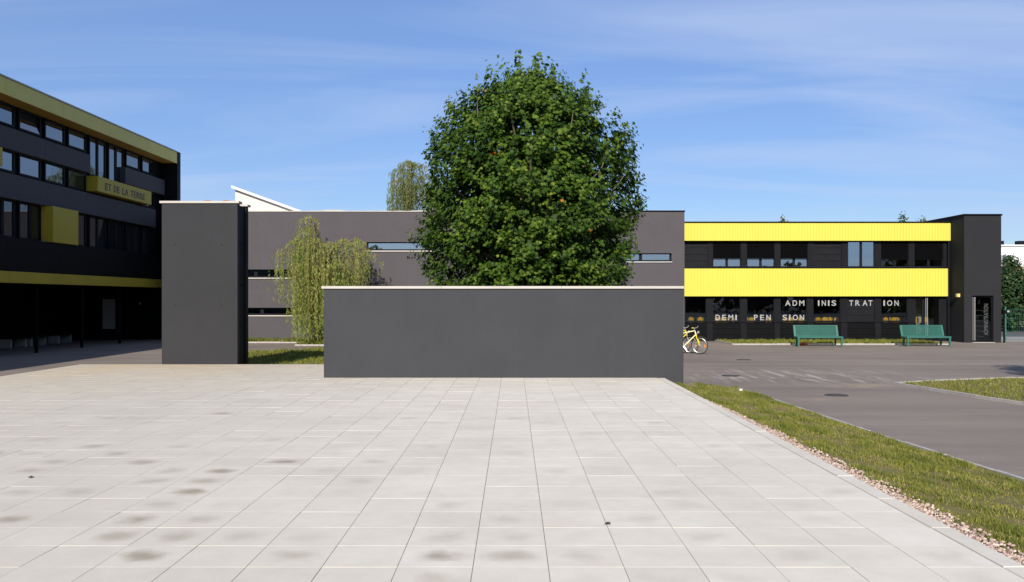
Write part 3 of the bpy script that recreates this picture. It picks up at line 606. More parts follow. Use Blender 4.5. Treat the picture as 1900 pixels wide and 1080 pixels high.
d_ = MB().box(-20.66, -19.86, 44.25, 44.298, G + .02, 1.86).build('end_door', 'dark', A); MB().box(-20.57, -19.94, 44.235, 44.248, 0.28, 1.77).build('pane', 'footway', d_)
MB().bbox(-18.76, -18.66, 44.22, 44.298, 1.50, 1.60, 0.01).build('bulkhead_lamp', 'letter', A)
for i, yc in enumerate((36.2, 37.75, 40.0)):
    b_ = thing('gallery_bench', ['concrete bench block deep in the dark gallery, nearest the left edge', 'concrete bench block in the dark gallery, middle of three', 'concrete bench block in the dark gallery, nearest the door'][i], 'bench', (-20.85, yc, G), 0, 'bench blocks in the gallery')
    MB().bbox(-21.1, -20.6, yc, yc + .12, G, 0.13, .008).build('support', 'concrete', b_); MB().bbox(-21.1, -20.6, yc + 1.1, yc + 1.22, G, 0.13, .008).build('support', 'concrete', b_); MB().bbox(-21.15, -20.4, yc - .1, yc + 1.32, 0.132, 0.20, .01).build('seat', 'dark', b_)

# ------------------------------------------------------------------ grey building
Bd = thing('grey_building', 'long grey rendered two-storey building with slit windows behind the trees', 'building', (-4, 44, G))
GX0, GX1, GY, GT = -16.0, 8.12, 42.0, 5.92
slits = [(-7.0, 1.6, 4.075, 4.48), (4.6, 7.51, 3.56, 3.95), (-15.4, -9.2, 2.79, 3.18), (-15.4, -8.6, 1.005, 1.36)]
wall_with_holes(MB(), GX0, GX1, G - .02, GT, GY, GY + .32, slits).build('front_wall', 'grey', Bd)
MB().box(GX0, GX1, GY + 8, GY + 8.2, G, GT).box(GX0, GX0 + .2, GY + .321, GY + 7.99, G, GT).box(GX1 - .2, GX1, GY + .321, GY + 7.99, G, GT).build('rear_walls', 'grey', Bd)
MB().box(GX0 - .02, GX1 - .0, GY + .33, GY + 8.1, GT + .002, GT + .04).build('roof', 'footway', Bd)
MB().bbox(-3.9, GX1 + .03, GY - .04, GY + .34, GT + .003, GT + .06, .008).build('roof_flashing', 'black', Bd)
# pale membrane edge, rucked up in places
mm = MB(); xs = np.linspace(GX0, -3.92, 90); ru = 0.045 + 0.05 * np.maximum(0, np.sin(xs * 1.35 + .6)) ** 3 + .008 * np.sin(xs * 9)
vs = []; 
for xx_, r_ in zip(xs, ru): vs += [(xx_, GY - .03, GT + .003), (xx_, GY - .03, GT + r_), (xx_, GY + .34, GT + r_), (xx_, GY + .34, GT + .003)]
fs = [(4 * i + a, 4 * i + (a + 1) % 4, 4 * i + 4 + (a + 1) % 4, 4 * i + 4 + a) for i in range(len(xs) - 1) for a in range(4)] + [(0, 1, 2, 3), tuple(4 * (len(xs) - 1) + q for q in (3, 2, 1, 0))]
mm.add(vs, fs).build('roof_membrane_edge', 'coping', Bd)
for (a, b, c, d) in slits:
    n = max(2, round((b - a) / 2.75)); wd = (b - a) / n; f = 0.045
    for i in range(n):
        p, q = a + i * wd, a + (i + 1) * wd; yf = GY + .17
        o = MB().box(p + .002, q - .002, yf, yf + .06, c + .002, c + f + .03).box(p + .002, q - .002, yf, yf + .06, d - f, d - .002).box(p + .002, p + f + .03, yf, yf + .06, c + f + .03, d - f).box(q - f - .03, q - .002, yf, yf + .06, c + f + .03, d - f).build('window', 'dark', Bd)
        MB().box(p + f + .03, q - f - .03, yf + .02, yf + .035, c + f + .03, d - f).build('pane', 'glass_upper', o)
    MB().bbox(a - .02, b + .02, GY - .05, GY + .168, c - .058, c - .001, .005).build('window_sill', 'coping' if a != 4.6 else 'coping2', Bd)
for hx in np.arange(-12.2, 8, 1.55):
    for hz in (5.35, 2.35): MB().tube([(hx, GY - .002, hz), (hx, GY - .008, hz)], .02, 6).build('tie_hole', 'tower', Bd)

# ------------------------------------------------------------------ yellow administration wing
Yb = thing('administration_wing', 'two-storey dark glazed wing with two bright yellow corrugated bands', 'building', (14, 46, G))
FX0, FX1, FY, WY = 8.13, 20.88, 42.2, 42.45
def corrugated(x0, x1, z0, z1, y, nm, n):
    """vertical trapezoid ribs"""
    m_ = MB(); p = (x1 - x0) / n; prof = []
    for i in range(n): prof += [(x0 + i * p, y + .010), (x0 + (i + .22) * p, y), (x0 + (i + .60) * p, y), (x0 + (i + .82) * p, y + .010)]
    prof.append((x1, y + .010)); k = len(prof); vs = [(a, b, z0) for a, b in prof] + [(a, b, z1) for a, b in prof] + [(x0, y + .2, z0), (x1, y + .2, z0), (x0, y + .2, z1), (x1, y + .2, z1)]
    fs = [(i, i + 1, i + 1 + k, i + k) for i in range(k - 1)] + [(2 * k, 2 * k + 2, 2 * k + 3, 2 * k + 1), (0, k, 2 * k + 2, 2 * k), (k - 1, 2 * k + 1, 2 * k + 3, 2 * k - 1), tuple(range(k - 1, -1, -1)) + (2 * k, 2 * k + 1), tuple(range(k, 2 * k)) + (2 * k + 3, 2 * k + 2)]
    return m_.add(vs, fs).build(nm, 'yellow', Yb)
corrugated(FX0, FX1 - .01, 4.56, 5.41, FY, 'upper_yellow_band', 92); corrugated(FX0, 20.74, 1.905, 3.235, FY, 'lower_yellow_band', 91)
MB().box(FX0, FX1, FY - .03, FY + .3, 5.412, 5.47).build('roof_flashing', 'black', Yb); MB().box(FX0, FX1 + 1, FY + .31, 52, 5.39, 5.45).build('roof', 'footway', Yb)
MB().box(FX0, 20.8, FY - .012, FY + .2, 3.237, 3.275).build('sill_flashing', 'black', Yb)
MB().box(FX0, FX1, 51.5, 51.7, G, 5.38).box(FX0, FX0 + .1, WY + .1, 51.49, G, 5.38).box(FX1 - .1, FX1, WY + .3, 51.49, G, 5.38).build('inner_walls', 'room', Yb)
MB().box(FX0 + .1, FX1 - .1, FY + .22, 51.48, 2.6, 3.2).build('floor_slab', 'room', Yb); MB().box(FX0 + .1, FX1 - .1, 47.0, 47.1, G, 2.59).box(FX0 + .1, FX1 - .1, 46.0, 46.1, 3.21, 5.38).build('room_partition', 'room', Yb)
MB().box(FX0 + .1, FX1 - .1, WY + .1, 51.4, -0.02, 0.02).build('canteen_floor', 'room', Yb)
def wx(px): return (px - 953) * 42.45 / 1640
# upper row
def louvre(a, b, z0, z1):
    m_ = MB(); n = 4; st = (z1 - z0) / n
    for i in range(n): m_.prism([(WY + .06, z0 + i * st), (WY + .02, z0 + i * st + .004), (WY + .045, z0 + (i + 1) * st - .004), (WY + .06, z0 + (i + 1) * st - .004)], 'x', a, b)
    return m_.build('louvre_panel', 'dark', Yb)
def post(a, b, z0, z1, nm='mullion'): MB().box(a, b, WY - .02, WY + .09, z0, z1).build(nm, 'dark', Yb)
UZ0, UZ1 = 3.28, 4.555
louvre(FX0, wx(1313), UZ0, UZ1); louvre(wx(1510), wx(1561), UZ0, UZ1)
for a, b in ((1313, 1322), (1375, 1385), (1437.5, 1447), (1499, 1510), (1561, 1572), (1623, 1634), (1686, 1696), (1750, 1757)): post(wx(a), wx(b), UZ0, UZ1)
def upper_window(a, b, blind, dark=False):
    a, b = wx(a), wx(b); f = .05; mid = (a + b) / 2; y0 = WY + .01
    o = MB().box(a, b, y0, y0 + .06, UZ0, UZ0 + f + .02).box(a, b, y0, y0 + .06, UZ1 - f, UZ1).box(a, a + f, y0, y0 + .06, UZ0 + f + .02, UZ1 - f).box(b - f, b, y0, y0 + .06, UZ0 + f + .02, UZ1 - f).box(mid - .06, mid + .06, y0, y0 + .06, UZ0 + f + .02, UZ1 - f).build('window', 'dark', Yb)
    for p, q in ((a + f, mid - .06), (mid + .06, b - f)): MB().box(p, q, y0 + .02, y0 + .035, UZ0 + f + .02, UZ1 - f).build('pane', 'glass_clear' if dark else 'glass_upper', o)
    if blind:
        m_ = MB(); z = UZ1 - .03
        while z > blind: m_.add([(a + .03, WY - .045, z), (b - .03, WY - .045, z), (b - .03, WY + .0, z + .03), (a + .03, WY + .0, z + .03), (a + .03, WY - .045, z - .004), (b - .03, WY - .045, z - .004), (b - .03, WY + .0, z + .026), (a + .03, WY + .0, z + .026)], [(0, 1, 2, 3), (7, 6, 5, 4), (0, 4, 5, 1), (2, 6, 7, 3)]); z -= .034
        m_.box(a + .02, b - .02, WY - .045, WY - .005, blind - .02, blind + .0).build('blind', 'black', o)
BL = EYE + (555 - 481) * 42.45 / 1640
for a, b, bl, dk in ((1322, 1375, BL, 0), (1385, 1437.5, BL, 0), (1447, 1499, BL, 0), (1572, 1623, None, 0), (1634, 1686, BL, 1), (1696, 1750, BL, 1)): upper_window(a, b, bl, dk)
# ground floor
LZ0, LZ1 = .70, 1.90
gw = [(1270.5, 1311), (1322, 1374), (1385, 1437), (1447, 1498), (1508, 1560), (1634, 1684)]
pst = [(1311, 1322), (1374, 1385), (1437, 1447), (1498, 1508), (1560, 1572), (1623, 1634), (1684, 1694)]
for a, b in pst: post(wx(a), wx(b), G, LZ1)
letters = {1: [('D', 1327.6, 1336, 0), ('E', 1340, 1347, 0), ('M', 1351.5, 1360.5, 0), ('I', 1364.4, 1367.2, 0)], 2: [('P', 1399, 1406, 0), ('E', 1410.4, 1417.6, 0), ('N', 1422, 1430, 0)],
           3: [('S', 1452, 1460.5, 0), ('I', 1464, 1466.7, 0), ('O', 1471, 1480.5, 0), ('N', 1484, 1492, 0), ('A', 1457, 1466.7, 1), ('D', 1470.8, 1479, 1), ('M', 1483, 1492.5, 1)],
           4: [('I', 1517.8, 1520.4, 1), ('N', 1524.8, 1532.4, 1), ('I', 1536.4, 1539, 1), ('S', 1543, 1551.4, 1)], 5: [('I', 1639.2, 1642, 1), ('O', 1646, 1655.6, 1), ('N', 1659.6, 1667.4, 1)]}
def put_letters(lst, par):
    for ch, a, b, up in lst:
        z0 = EYE + (555 - (567.4 if up else 594.2)) * 42.43 / 1640; v, f = glyphs(ch, 0.012 if ch != 'I' else 0.0); xa, xb = wx(a), wx(b)
        MB().add([(xa + q[0] * (xb - xa), WY + .006 - q[2] * .3, z0 + q[1] * .262) for q in v], f).build('letter', 'letter', par)
for i, (a, b) in enumerate(gw):
    a, b = wx(a), wx(b); f = .04; y0 = WY + .01
    o = MB().box(a, b, y0, y0 + .06, LZ0, LZ0 + f).box(a, b, y0, y0 + .06, LZ1 - f, LZ1).box(a, a + f, y0, y0 + .06, LZ0 + f, LZ1 - f).box(b - f, b, y0, y0 + .06, LZ0 + f, LZ1 - f).build('shop_window', 'dark', Yb)
    MB().box(a + f, b - f, y0 + .02, y0 + .032, LZ0 + f, LZ1 - f).build('pane', 'glass_clear', o)
    if i in letters: put_letters(letters[i], o)
lv = louvre(wx(1572), wx(1623), LZ0, LZ1); put_letters([('T', 1576, 1583.2, 1), ('R', 1587.2, 1595.6, 1), ('A', 1600.5, 1609.6, 1), ('T', 1611.5, 1618.8, 1)], lv)
MB().box(FX0, wx(1694), WY - .06, WY + .09, .655, .698).build('window_ledge', 'dark', Yb)
edges = [FX0, wx(1311)] 
for a, b in zip([1270.5] + [p[1] for p in pst[:-1]], [p[0] for p in pst]):
    xa, xb = max(FX0, wx(a)), wx(b)
    for j in range(3): z0 = G + j * .301; MB().bbox(xa + .003, xb - .003, WY + .012, WY + .08, z0 + .004, z0 + .297, .004).build('base_panel', 'black', Yb)
# glazed entrance right of the canteen windows
dr = MB().box(wx(1694), wx(1699), WY, WY + .08, G, LZ1).box(wx(1711), wx(1716), WY, WY + .08, G, LZ1).box(wx(1742), 20.8, WY, WY + .08, G, LZ1).box(wx(1699), wx(1711), WY, WY + .08, LZ1 - .06, LZ1).box(wx(1716), wx(1742), WY, WY + .08, LZ1 - .06, LZ1).box(wx(1716), wx(1742), WY, WY + .08, G, G + .08).box(wx(1699), wx(1711), WY, WY + .08, G, G + .08).build('glazed_door', 'dark', Yb)
for a, b in ((1699, 1711), (1716, 1742)): MB().box(wx(a), wx(b), WY + .03, WY + .042, G + .08, LZ1 - .06).build('pane', 'glass_clear', dr)
for px in (1716.8, 1719.6): MB().tube([(wx(px), WY - .06, -.1), (wx(px), WY - .06, 1.84)], .018, 8).build('pull_bar', 'steel', dr)
MB().box(wx(1719), wx(1741), 44.0, 44.05, .021, 2.59).build('lobby_wall', 'cream', Yb)
MB().tube([(20.80, FY + .05, G), (20.80, FY + .05, 4.55)], .04, 8).build('downpipe', 'dark', Yb)
# yellow chairs inside
def chair_proto(lbl, grp):
    r = thing('canteen_chair', lbl, 'chair', (0, 0, 0), 0, grp); OFF[r.name] = Vector((0, 0, 0))
    arch = [(-.13, .60), (.13, .60), (.13, .78)] + [(.13 * math.cos(R(q)), .78 + .09 * math.sin(R(q))) for q in range(20, 161, 20)] + [(-.13, .78)]
    MB().prism(arch, 'y', .185, .205).build('backrest', 'chair', r, local=True); MB().bbox(-.2, .2, -.2, .2, .44, .46, .008).build('seat', 'chair', r, local=True)
    for sx in (-.17, .17):
        MB().tube([(sx, -.18, 0), (sx, -.18, .44)], .012, 6).build('leg', 'steel', r, local=True); MB().tube([(sx, .2, 0), (sx, .18, .44), (sx, .2, .85)], .012, 6).build('leg', 'steel', r, local=True)
    return r
cp = None; rg = random.Random(5)
names = ['left of the word DEMI', 'lettered DEMI', 'lettered PEN', 'lettered ADM and SION', 'lettered INIS', 'lettered ION']
cpos = {0: [1278, 1287, 1303], 1: [1332, 1340, 1350, 1366], 2: [1390, 1398, 1424], 3: [1463, 1470, 1484], 4: [1513, 1522, 1530, 1543, 1553], 5: [1638, 1653, 1660, 1667]}
for i in cpos:
    lb = 'yellow canteen chair seen through the ground-floor window ' + names[i]; gp = 'canteen chairs behind the window ' + names[i]
    for j_, px in enumerate(cpos[i]):
        if cp is None: cp = chair_proto(lb, gp); o = cp
        else: o = copy_tree(cp)
        o['label'] = ['leftmost', 'second', 'third', 'fourth', 'fifth'][j_] + (' ' if j_ == 0 else ' from left ') + 'yellow chair seen through the window ' + names[i]; o['group'] = gp; dy_ = rg.uniform(.45, .75); o.location = ((px - 953) * (42.45 + dy_) / 1640, 42.45 + dy_, .021); o.rotation_euler = (0, 0, rg.choice([0, math.pi]) + rg.uniform(-.9, .9))
for px, dy_, lb in ((1704.5, .6, 'yellow chair just inside the narrow side pane of the glazed entrance'), (1722, .9, 'yellow chair behind the pull bars of the glazed entrance')):
    o = copy_tree(cp); o['label'] = lb; o['group'] = 'chairs in the glazed entrance'; o.location = ((px - 953) * (42.45 + dy_) / 1640, 42.45 + dy_, .021); o.rotation_euler = (0, 0, .3)

# ------------------------------------------------------------------ entrance tower
T = thing('entrance_tower', 'plain anthracite entrance tower with a dark glass door at the right', 'building', (21.7, 43, G))
TX, TXR, TY = 20.90, 22.62, 41.0; DX0, DX1, DZ = 21.27, 22.26, 1.93
wall_with_holes(MB(), TX, TXR, G - .02, 5.64, TY, TY + .3, [(DX0, DX1, G - .02, DZ)]).build('front_wall', 'tower', T)
MB().box(TX, TX + .2, TY + .301, 47, G, 5.64).build('side_wall', 'tower', T); MB().box(TXR - .2, TXR, TY + .301, 47, G, 5.64).build('side_wall', 'tower', T); MB().box(TX + .2, TXR - .2, 46.8, 47, G, 5.64).build('rear_wall', 'tower', T)
MB().bbox(TX - .04, TXR + .04, TY - .04, 47.04, 5.642, 5.72, .008).build('roof_flashing', 'black', T)
d = MB().box(DX0 + .002, DX0 + .06, TY + .1, TY + .17, G + .02, DZ - .002).box(DX1 - .06, DX1 - .002, TY + .1, TY + .17, G + .02, DZ - .002).box(DX0 + .06, DX1 - .06, TY + .1, TY + .17, DZ - .07, DZ - .002).box(DX0 + .06, DX1 - .06, TY + .1, TY + .17, G + .02, G + .1).build('glass_door', 'black', T)
MB().box(DX0 + .06, DX1 - .06, TY + .13, TY + .145, G + .1, DZ - .07).build('pane', 'glass_clear', d)
for hx, w_ in ((21.33, .014), (21.415, .022)): MB().tube([(hx, TY + .04, -.15), (hx, TY + .04, 1.86)], w_, 8).build('pull_bar', 'steel', d)
MB().bbox(DX0 - .02, DX1 + .02, TY - .12, TY + .099, G, G + .022, .004).build('threshold', 'coping', T)
for j in range(6):  # thin slanted grey lines set just in front of the door glass
    z0 = .05 + j * .24; MB().add([(21.5, TY + .122, z0), (21.88, TY + .122, z0 - .03), (21.88, TY + .122, z0 - .024), (21.5, TY + .122, z0 + .006), (21.5, TY + .127, z0), (21.88, TY + .127, z0 - .03), (21.88, TY + .127, z0 - .024), (21.5, TY + .127, z0 + .006)], [(0, 1, 2, 3), (7, 6, 5, 4), (0, 4, 5, 1), (1, 5, 6, 2), (2, 6, 7, 3), (3, 7, 4, 0)]).build('slanted_stripe', 'stripe', d)
v, f = glyphs('ADMINISTRATION', 0.0)
MB().add([(22.08 - q[1] * .20, TY + .126 - q[2] * .2, .095 + q[0] * 1.45) for q in v], f).build('lettering', 'door_letter', d)
MB().bbox(TX - .13, TX - .001, 41.35, 41.55, 1.86, 2.02, .015).build('wall_lamp', 'amber', T)
MB().box(TX + .2, TXR - .2, 44.0, 44.05, G, 5.6).build('inner_wall', 'room', T)

# ------------------------------------------------------------------ fence and forecourt right of the tower
tag(MB().box(22.9, 70, 42.0, 47.2, G - .02, G + .012).build('gravel_bed', 'gravel_sheet'), kind='structure')
tag(MB().box(22.9, 90, 47.4, 56.0, G - .02, G + .006).build('street', 'street'), kind='structure')
tag(MB().box(22.9, 90, 56.2, 61.0, G - .02, G + .10).build('pavement', 'footway'), kind='structure')
fe = thing('mesh_fence', 'dark green welded mesh fence beside the entrance tower', 'fence', (23.0, 41.3, G))
for i in range(4): MB().tube([(22.98 + i * 2.5, 41.3, G), (22.98 + i * 2.5, 41.3, 1.42)], .035, 8).build('post', 'green', fe)
for i in range(3):
    m_ = MB(); xa = 22.98 + i * 2.5 + .05
    for j in range(25): m_.box(xa + j * .1, xa + j * .1 + .004, 41.298, 41.302, G + .1, 1.35)
    for j in range(8): m_.box(xa, xa + 2.4, 41.303, 41.309, G + .12 + j * .2, G + .128 + j * .2)
    m_.build('mesh_panel', 'green', fe)
ic = thing('intercom_post', 'slim black intercom post at the right corner of the tower', 'intercom', (22.75, 41.0, G))
MB().tube([(22.72, 40.95, G), (22.72, 40.95, 1.1)], .04, 8).build('pole', 'black', ic); MB().bbox(22.62, 22.86, 40.84, 41.0, 1.09, 1.26, .015).build('housing', 'black', ic); MB().bbox(22.80, 22.90, 40.82, 40.838, 1.16, 1.24, .004).build('lens', 'coping2', ic)

# ------------------------------------------------------------------ benches
def make_bench(label):
    r = thing('green_bench', label, 'bench'); OFF[r.name] = Vector((0, 0, 0)); W_ = .95
    rods = MB(); d0 = Vector((0, .18, .44)); d1 = Vector((0, .33, .86))
    for i in range(32):
        p = d0 + (d1 - d0) * ((i + .5) / 32); rods.box(-W_ + .09, W_ - .09, p.y, p.y + .006, p.z - .0042, p.z + .0042)
    for i in range(70): x_ = -W_ + .1 + i * (2 * W_ - .2) / 69; rods.add([(x_ - .004, d0.y + .007, d0.z), (x_ + .004, d0.y + .007, d0.z), (x_ + .004, d1.y + .007, d1.z), (x_ - .004, d1.y + .007, d1.z)], [(0, 1, 2, 3)])
    rods.build('backrest_mesh', 'green', r, local=True)
    for s in (-1, 1): MB().prism([(.165, .43), (.20, .42), (.35, .87), (.315, .88)], 'x', s * (W_ - .085), s * W_).build('backrest_stile', 'green', r, local=True)
    MB().tube([(-W_, .335, .875), (W_, .335, .875)], .02, 8).build('top_rail', 'green', r, local=True); MB().tube([(-W_ + .086, .175, .437), (W_ - .086, .175, .437)], .016, 8).build('lower_rail', 'green', r, local=True)
    seat = MB()
    for i in range(26): y_ = -.33 + i * .0195; seat.box(-W_ + .03, W_ - .03, y_, y_ + .012, .415, .424)
    seat.build('seat_mesh', 'green', r, local=True); MB().bbox(-W_ - .02, W_ + .02, -.375, -.333, .36, .43, .01).build('seat_front_rail', 'green', r, local=True)
    for s in (-1, 1): MB().bbox(min(s * (W_ - .06), s * (W_ + .02)), max(s * (W_ - .06), s * (W_ + .02)), -.332, .16, .37, .425, .008).build('seat_side_rail', 'green', r, local=True)
    for s in (-1, 1):
        MB().prism([(-.36, 0), (-.30, 0), (-.28, .37), (-.37, .37)], 'x', s * (W_ - .07), s * W_).build('leg', 'green', r, local=True)
        MB().prism([(.22, 0), (.28, 0), (.20, .40), (.11, .40)], 'x', s * (W_ - .15), s * (W_ - .09)).build('leg', 'green', r, local=True)
    return r
b1 = make_bench('green perforated metal bench in front of the lettered windows, nearer the bicycles'); b1.location = ((1517 - 953) * 37.9 / 1640, 37.9, G); b1.rotation_euler = (0, 0, R(-1))
b2 = copy_tree(b1); b2['label'] = 'green perforated metal bench in front of the glazed entrance beside the tower'; b2.location = ((1717 - 953) * 37.9 / 1640, 37.95, G); b2.rotation_euler = (0, 0, R(3))
for b_ in (b1, b2): b_['group'] = 'green benches in the yard'

# ------------------------------------------------------------------ bicycles
def make_bike(label, frame_mat, fork_mat):
    r = thing('bicycle', label, 'bicycle'); OFF[r.name] = Vector((0, 0, 0)); wr = .315
    ax = {'front': (.53, wr), 'rear': (-.50, wr)}
    for k, (x_, z_) in ax.items():
        ring = lambda rad, n=28: [(x_ + rad * math.cos(2 * math.pi * i / n), 0, z_ + rad * math.sin(2 * math.pi * i / n)) for i in range(n)]
        wh = MB().tube([(x_, -.045, z_), (x_, .045, z_)], .022, 10).build('wheel', 'bike_silver', r, local=True)
        MB().tube(ring(wr - .019), .019, 8, closed=True).build('tyre', 'rubber', wh, local=True); MB().tube(ring(wr - .042), .010, 6, closed=True).build('rim', 'bike_silver', wh, local=True)
        sp = MB()
        for i in range(28):
            t_ = 2 * math.pi * i / 28; s_ = .03 if i % 2 else -.03; sp.tube([(x_ + .02 * math.cos(t_ + .5), s_, z_ + .02 * math.sin(t_ + .5)), (x_ + (wr - .045) * math.cos(t_), 0, z_ + (wr - .045) * math.sin(t_))], .0022, 4)
        sp.build('spokes', 'bike_silver', wh, local=True)
        MB().tube([(x_ + .19 * math.cos(-.1), .0, z_ + .19 * math.sin(-.1) - .05), (x_ + .19 * math.cos(-.1), .0, z_ + .19 * math.sin(-.1) + .05)], .024, 8).build('reflector', 'reflector', wh, local=True)
    BBk = (-.06, 0, .28); ST = (-.20, 0, .80); HT = (.36, 0, .86); HB = (.40, 0, .72)
    MB().tube([BBk, ST], .017, 8).tube([(-.185, 0, .74), HT], .019, 8).tube([BBk, HB], .023, 8).tube([HT, HB], .022, 8).build('frame', frame_mat, r, local=True)
    m_ = MB()
    for s in (-.045, .045): m_.tube([(-.50, s, wr), (-.07, s * .6, .28)], .010, 6).tube([(-.50, s, wr), (-.19, s * .4, .75)], .009, 6)
    m_.build('rear_stays', frame_mat, r, local=True); m_ = MB().tube([HB, (.42, 0, .67)], .019, 8)
    for s in (-.055, .055): m_.tube([(.42, 0, .67), (.43, s, .64), (.50, s, .42), (.53, s, wr)], [.016, .017, .015, .009], 8)
    m_.build('fork', fork_mat, r, local=True)
    MB().tube([HT, (.34, 0, .95), (.42, 0, .97)], .014, 8).tube([(.40, -.29, 1.0), (.43, -.12, .97), (.43, .12, .97), (.40, .29, 1.0)], .011, 8).build('handlebar', 'bike_silver', r, local=True)
    for s in (-1, 1): MB().tube([(.40, s * .29, 1.0), (.36, s * .36, 1.0)], .016, 8).build('grip', fork_mat if s < 0 else 'rubber', r, local=True)
    MB().tube([ST, (-.225, 0, .90)], .013, 8).build('seat_post', 'bike_silver', r, local=True); MB().prism([(-.40, -.07), (-.40, .07), (-.25, .06), (-.08, .018), (-.08, -.018), (-.25, -.06)], 'z', .90, .945).build('saddle', 'rubber', r, local=True)
    ch = [(BBk[0] + .085 * math.cos(2 * math.pi * i / 20), -.05, BBk[2] + .085 * math.sin(2 * math.pi * i / 20)) for i in range(20)]
    MB().tube(ch, .006, 5, closed=True).tube([(-.06, -.06, .28), (.05, -.07, .15)], .009, 6).tube([(-.06, .06, .28), (-.17, .07, .41)], .009, 6).build('crankset', 'bike_silver', r, local=True)
    MB().bbox(.02, .10, -.12, -.05, .135, .16, .006).build('pedal', 'rubber', r, local=True); MB().bbox(-.21, -.13, .05, .12, .395, .42, .006).build('pedal', 'rubber', r, local=True)
    MB().bbox(.455, .53, -.035, .035, .76, .85, .02).build('headlamp', 'bike_silver', r, local=True); MB().tube([(.43, 0, .72), (.47, 0, .78)], .008, 6).build('lamp_bracket', 'bike_silver', r, local=True)
    n_ = 10; mg = [(.53 + (wr + .025) * math.cos(R(40 + 95 * i / n_)), 0, wr + (wr + .025) * math.sin(R(40 + 95 * i / n_))) for i in range(n_ + 1)]
    MB().tube(mg, .018, 6).build('mudguard', 'rubber', r, local=True); MB().tube([(-.12, .03, .27), (-.20, .22, .0)], .009, 6).build('kickstand', 'bike_silver', r, local=True)
    return r
k1 = make_bike('yellow and white bicycle with an orange wheel reflector past the low wall end', 'bike_yellow', 'bike_yellow'); k1.location = (6.38, 32.75, G); k1.rotation_euler = (R(5), 0, R(-28)); k1['group'] = 'parked bicycles'
for ch in k1.children:
    if ch.name.startswith('frame'): ch.data.materials[0] = simple('pale_yellow_paint', (0.85, 0.80, 0.45), .3, .03)
k2 = make_bike('yellow bicycle half hidden behind the front bicycle', 'bike_yellow', 'bike_silver'); k2.location = (6.13, 33.25, G); k2.rotation_euler = (R(6), 0, R(-26)); k2['group'] = 'parked bicycles'

k3 = make_bike('grey bicycle hindmost of the bicycles past the low wall end', 'bike_silver', 'rubber'); k3.location = (5.98, 33.75, G); k3.rotation_euler = (R(5), 0, R(-30)); k3['group'] = 'parked bicycles'
# ------------------------------------------------------------------ small things on the ground
for i, (px, py, lb) in enumerate(((1380, 667.5, 'iron manhole cover in the asphalt nearest the bicycles'), (1356, 697.5, 'iron manhole cover among the pale scuff marks'), (1552, 733.5, 'iron manhole cover nearest the grass island'))):
    Y = 2.02 * 1640 / (py - 555); X = (px - 953) * Y / 1640; mc = thing('manhole_cover', lb, 'manhole', (X, Y, G), 0, 'manhole covers in the yard')
    MB().tube([(X, Y, G), (X, Y, G + .008)], .24, 28).build('frame_ring', 'cast_iron', mc); lid = MB().tube([(X, Y, G + .008), (X, Y, G + .014)], .21, 28)
    for q in range(-3, 4): lid.box(X - .12, X + .12, Y + q * .04 - .008, Y + q * .04 + .008, G + .014, G + .018)
    lid.build('lid', 'cast_iron', mc)
def crumple(name, c, sx, sy, sz, mat, label, cat, seed):
    rg = random.Random(seed); vs = []; fs = []; nu, nv = 12, 7
    for j in range(nv + 1):
        ph = math.pi * j / nv
        for i in range(nu):
            th = 2 * math.pi * i / nu; k = 1 + rg.uniform(-.28, .28) * math.sin(ph); vs.append((c[0] + sx * k * math.cos(th) * math.sin(ph), c[1] + sy * k * math.sin(th) * math.sin(ph), max(c[2] - sz * .5, c[2] + sz * k * math.cos(ph) * (1 if math.cos(ph) > 0 else .5))))
    fs = [(j * nu + i, j * nu + (i + 1) % nu, (j + 1) * nu + (i + 1) % nu, (j + 1) * nu + i) for j in range(nv) for i in range(nu)]
    return tag(MB().add(vs, fs).build(name, mat), label, cat)
crumple('crumpled_bag', (12.55, 38.35, G + .06), .19, .12, .10, 'orange_red', 'crumpled orange-red bag on the ground under the bench', 'bag', 2)
crumple('paper_scrap', (4.72, 18.35, -.12), .035, .03, .022, 'paper', 'white scrap of paper at the far end of the grass strip', 'litter', 3)
def dry_leaf(x, y, lb, s):
    pts = [(0, -.05), (.02, -.025), (.05, -.02), (.03, 0), (.055, .03), (.02, .03), (0, .065), (-.02, .03), (-.05, .035), (-.03, 0), (-.05, -.02), (-.02, -.025)]; rg = random.Random(s)
    vs = [(x, y, .012)] + [(x + a * .5, y + b * .5, .006 + rg.uniform(0, .018)) for a, b in pts]; fs = [(0, i + 1, (i + 1) % 12 + 1) for i in range(12)]
    vs2 = vs + [(a, b, c - .002) for a, b, c in vs]; fs2 = fs + [(f_[2] + 13, f_[1] + 13, f_[0] + 13) for f_ in fs]
    return tag(MB().add(vs2, fs2).build('dry_leaf', 'dry_leaf'), lb, 'leaf', 'dry leaves on the paving')
dry_leaf((57 - 953) * 8.74 / 1640, 8.74, 'curled dry leaf on the paving near the left edge', 1); dry_leaf((1127 - 953) * 6.93 / 1640, 6.93, 'curled dry leaf on the paving in the right foreground', 2)

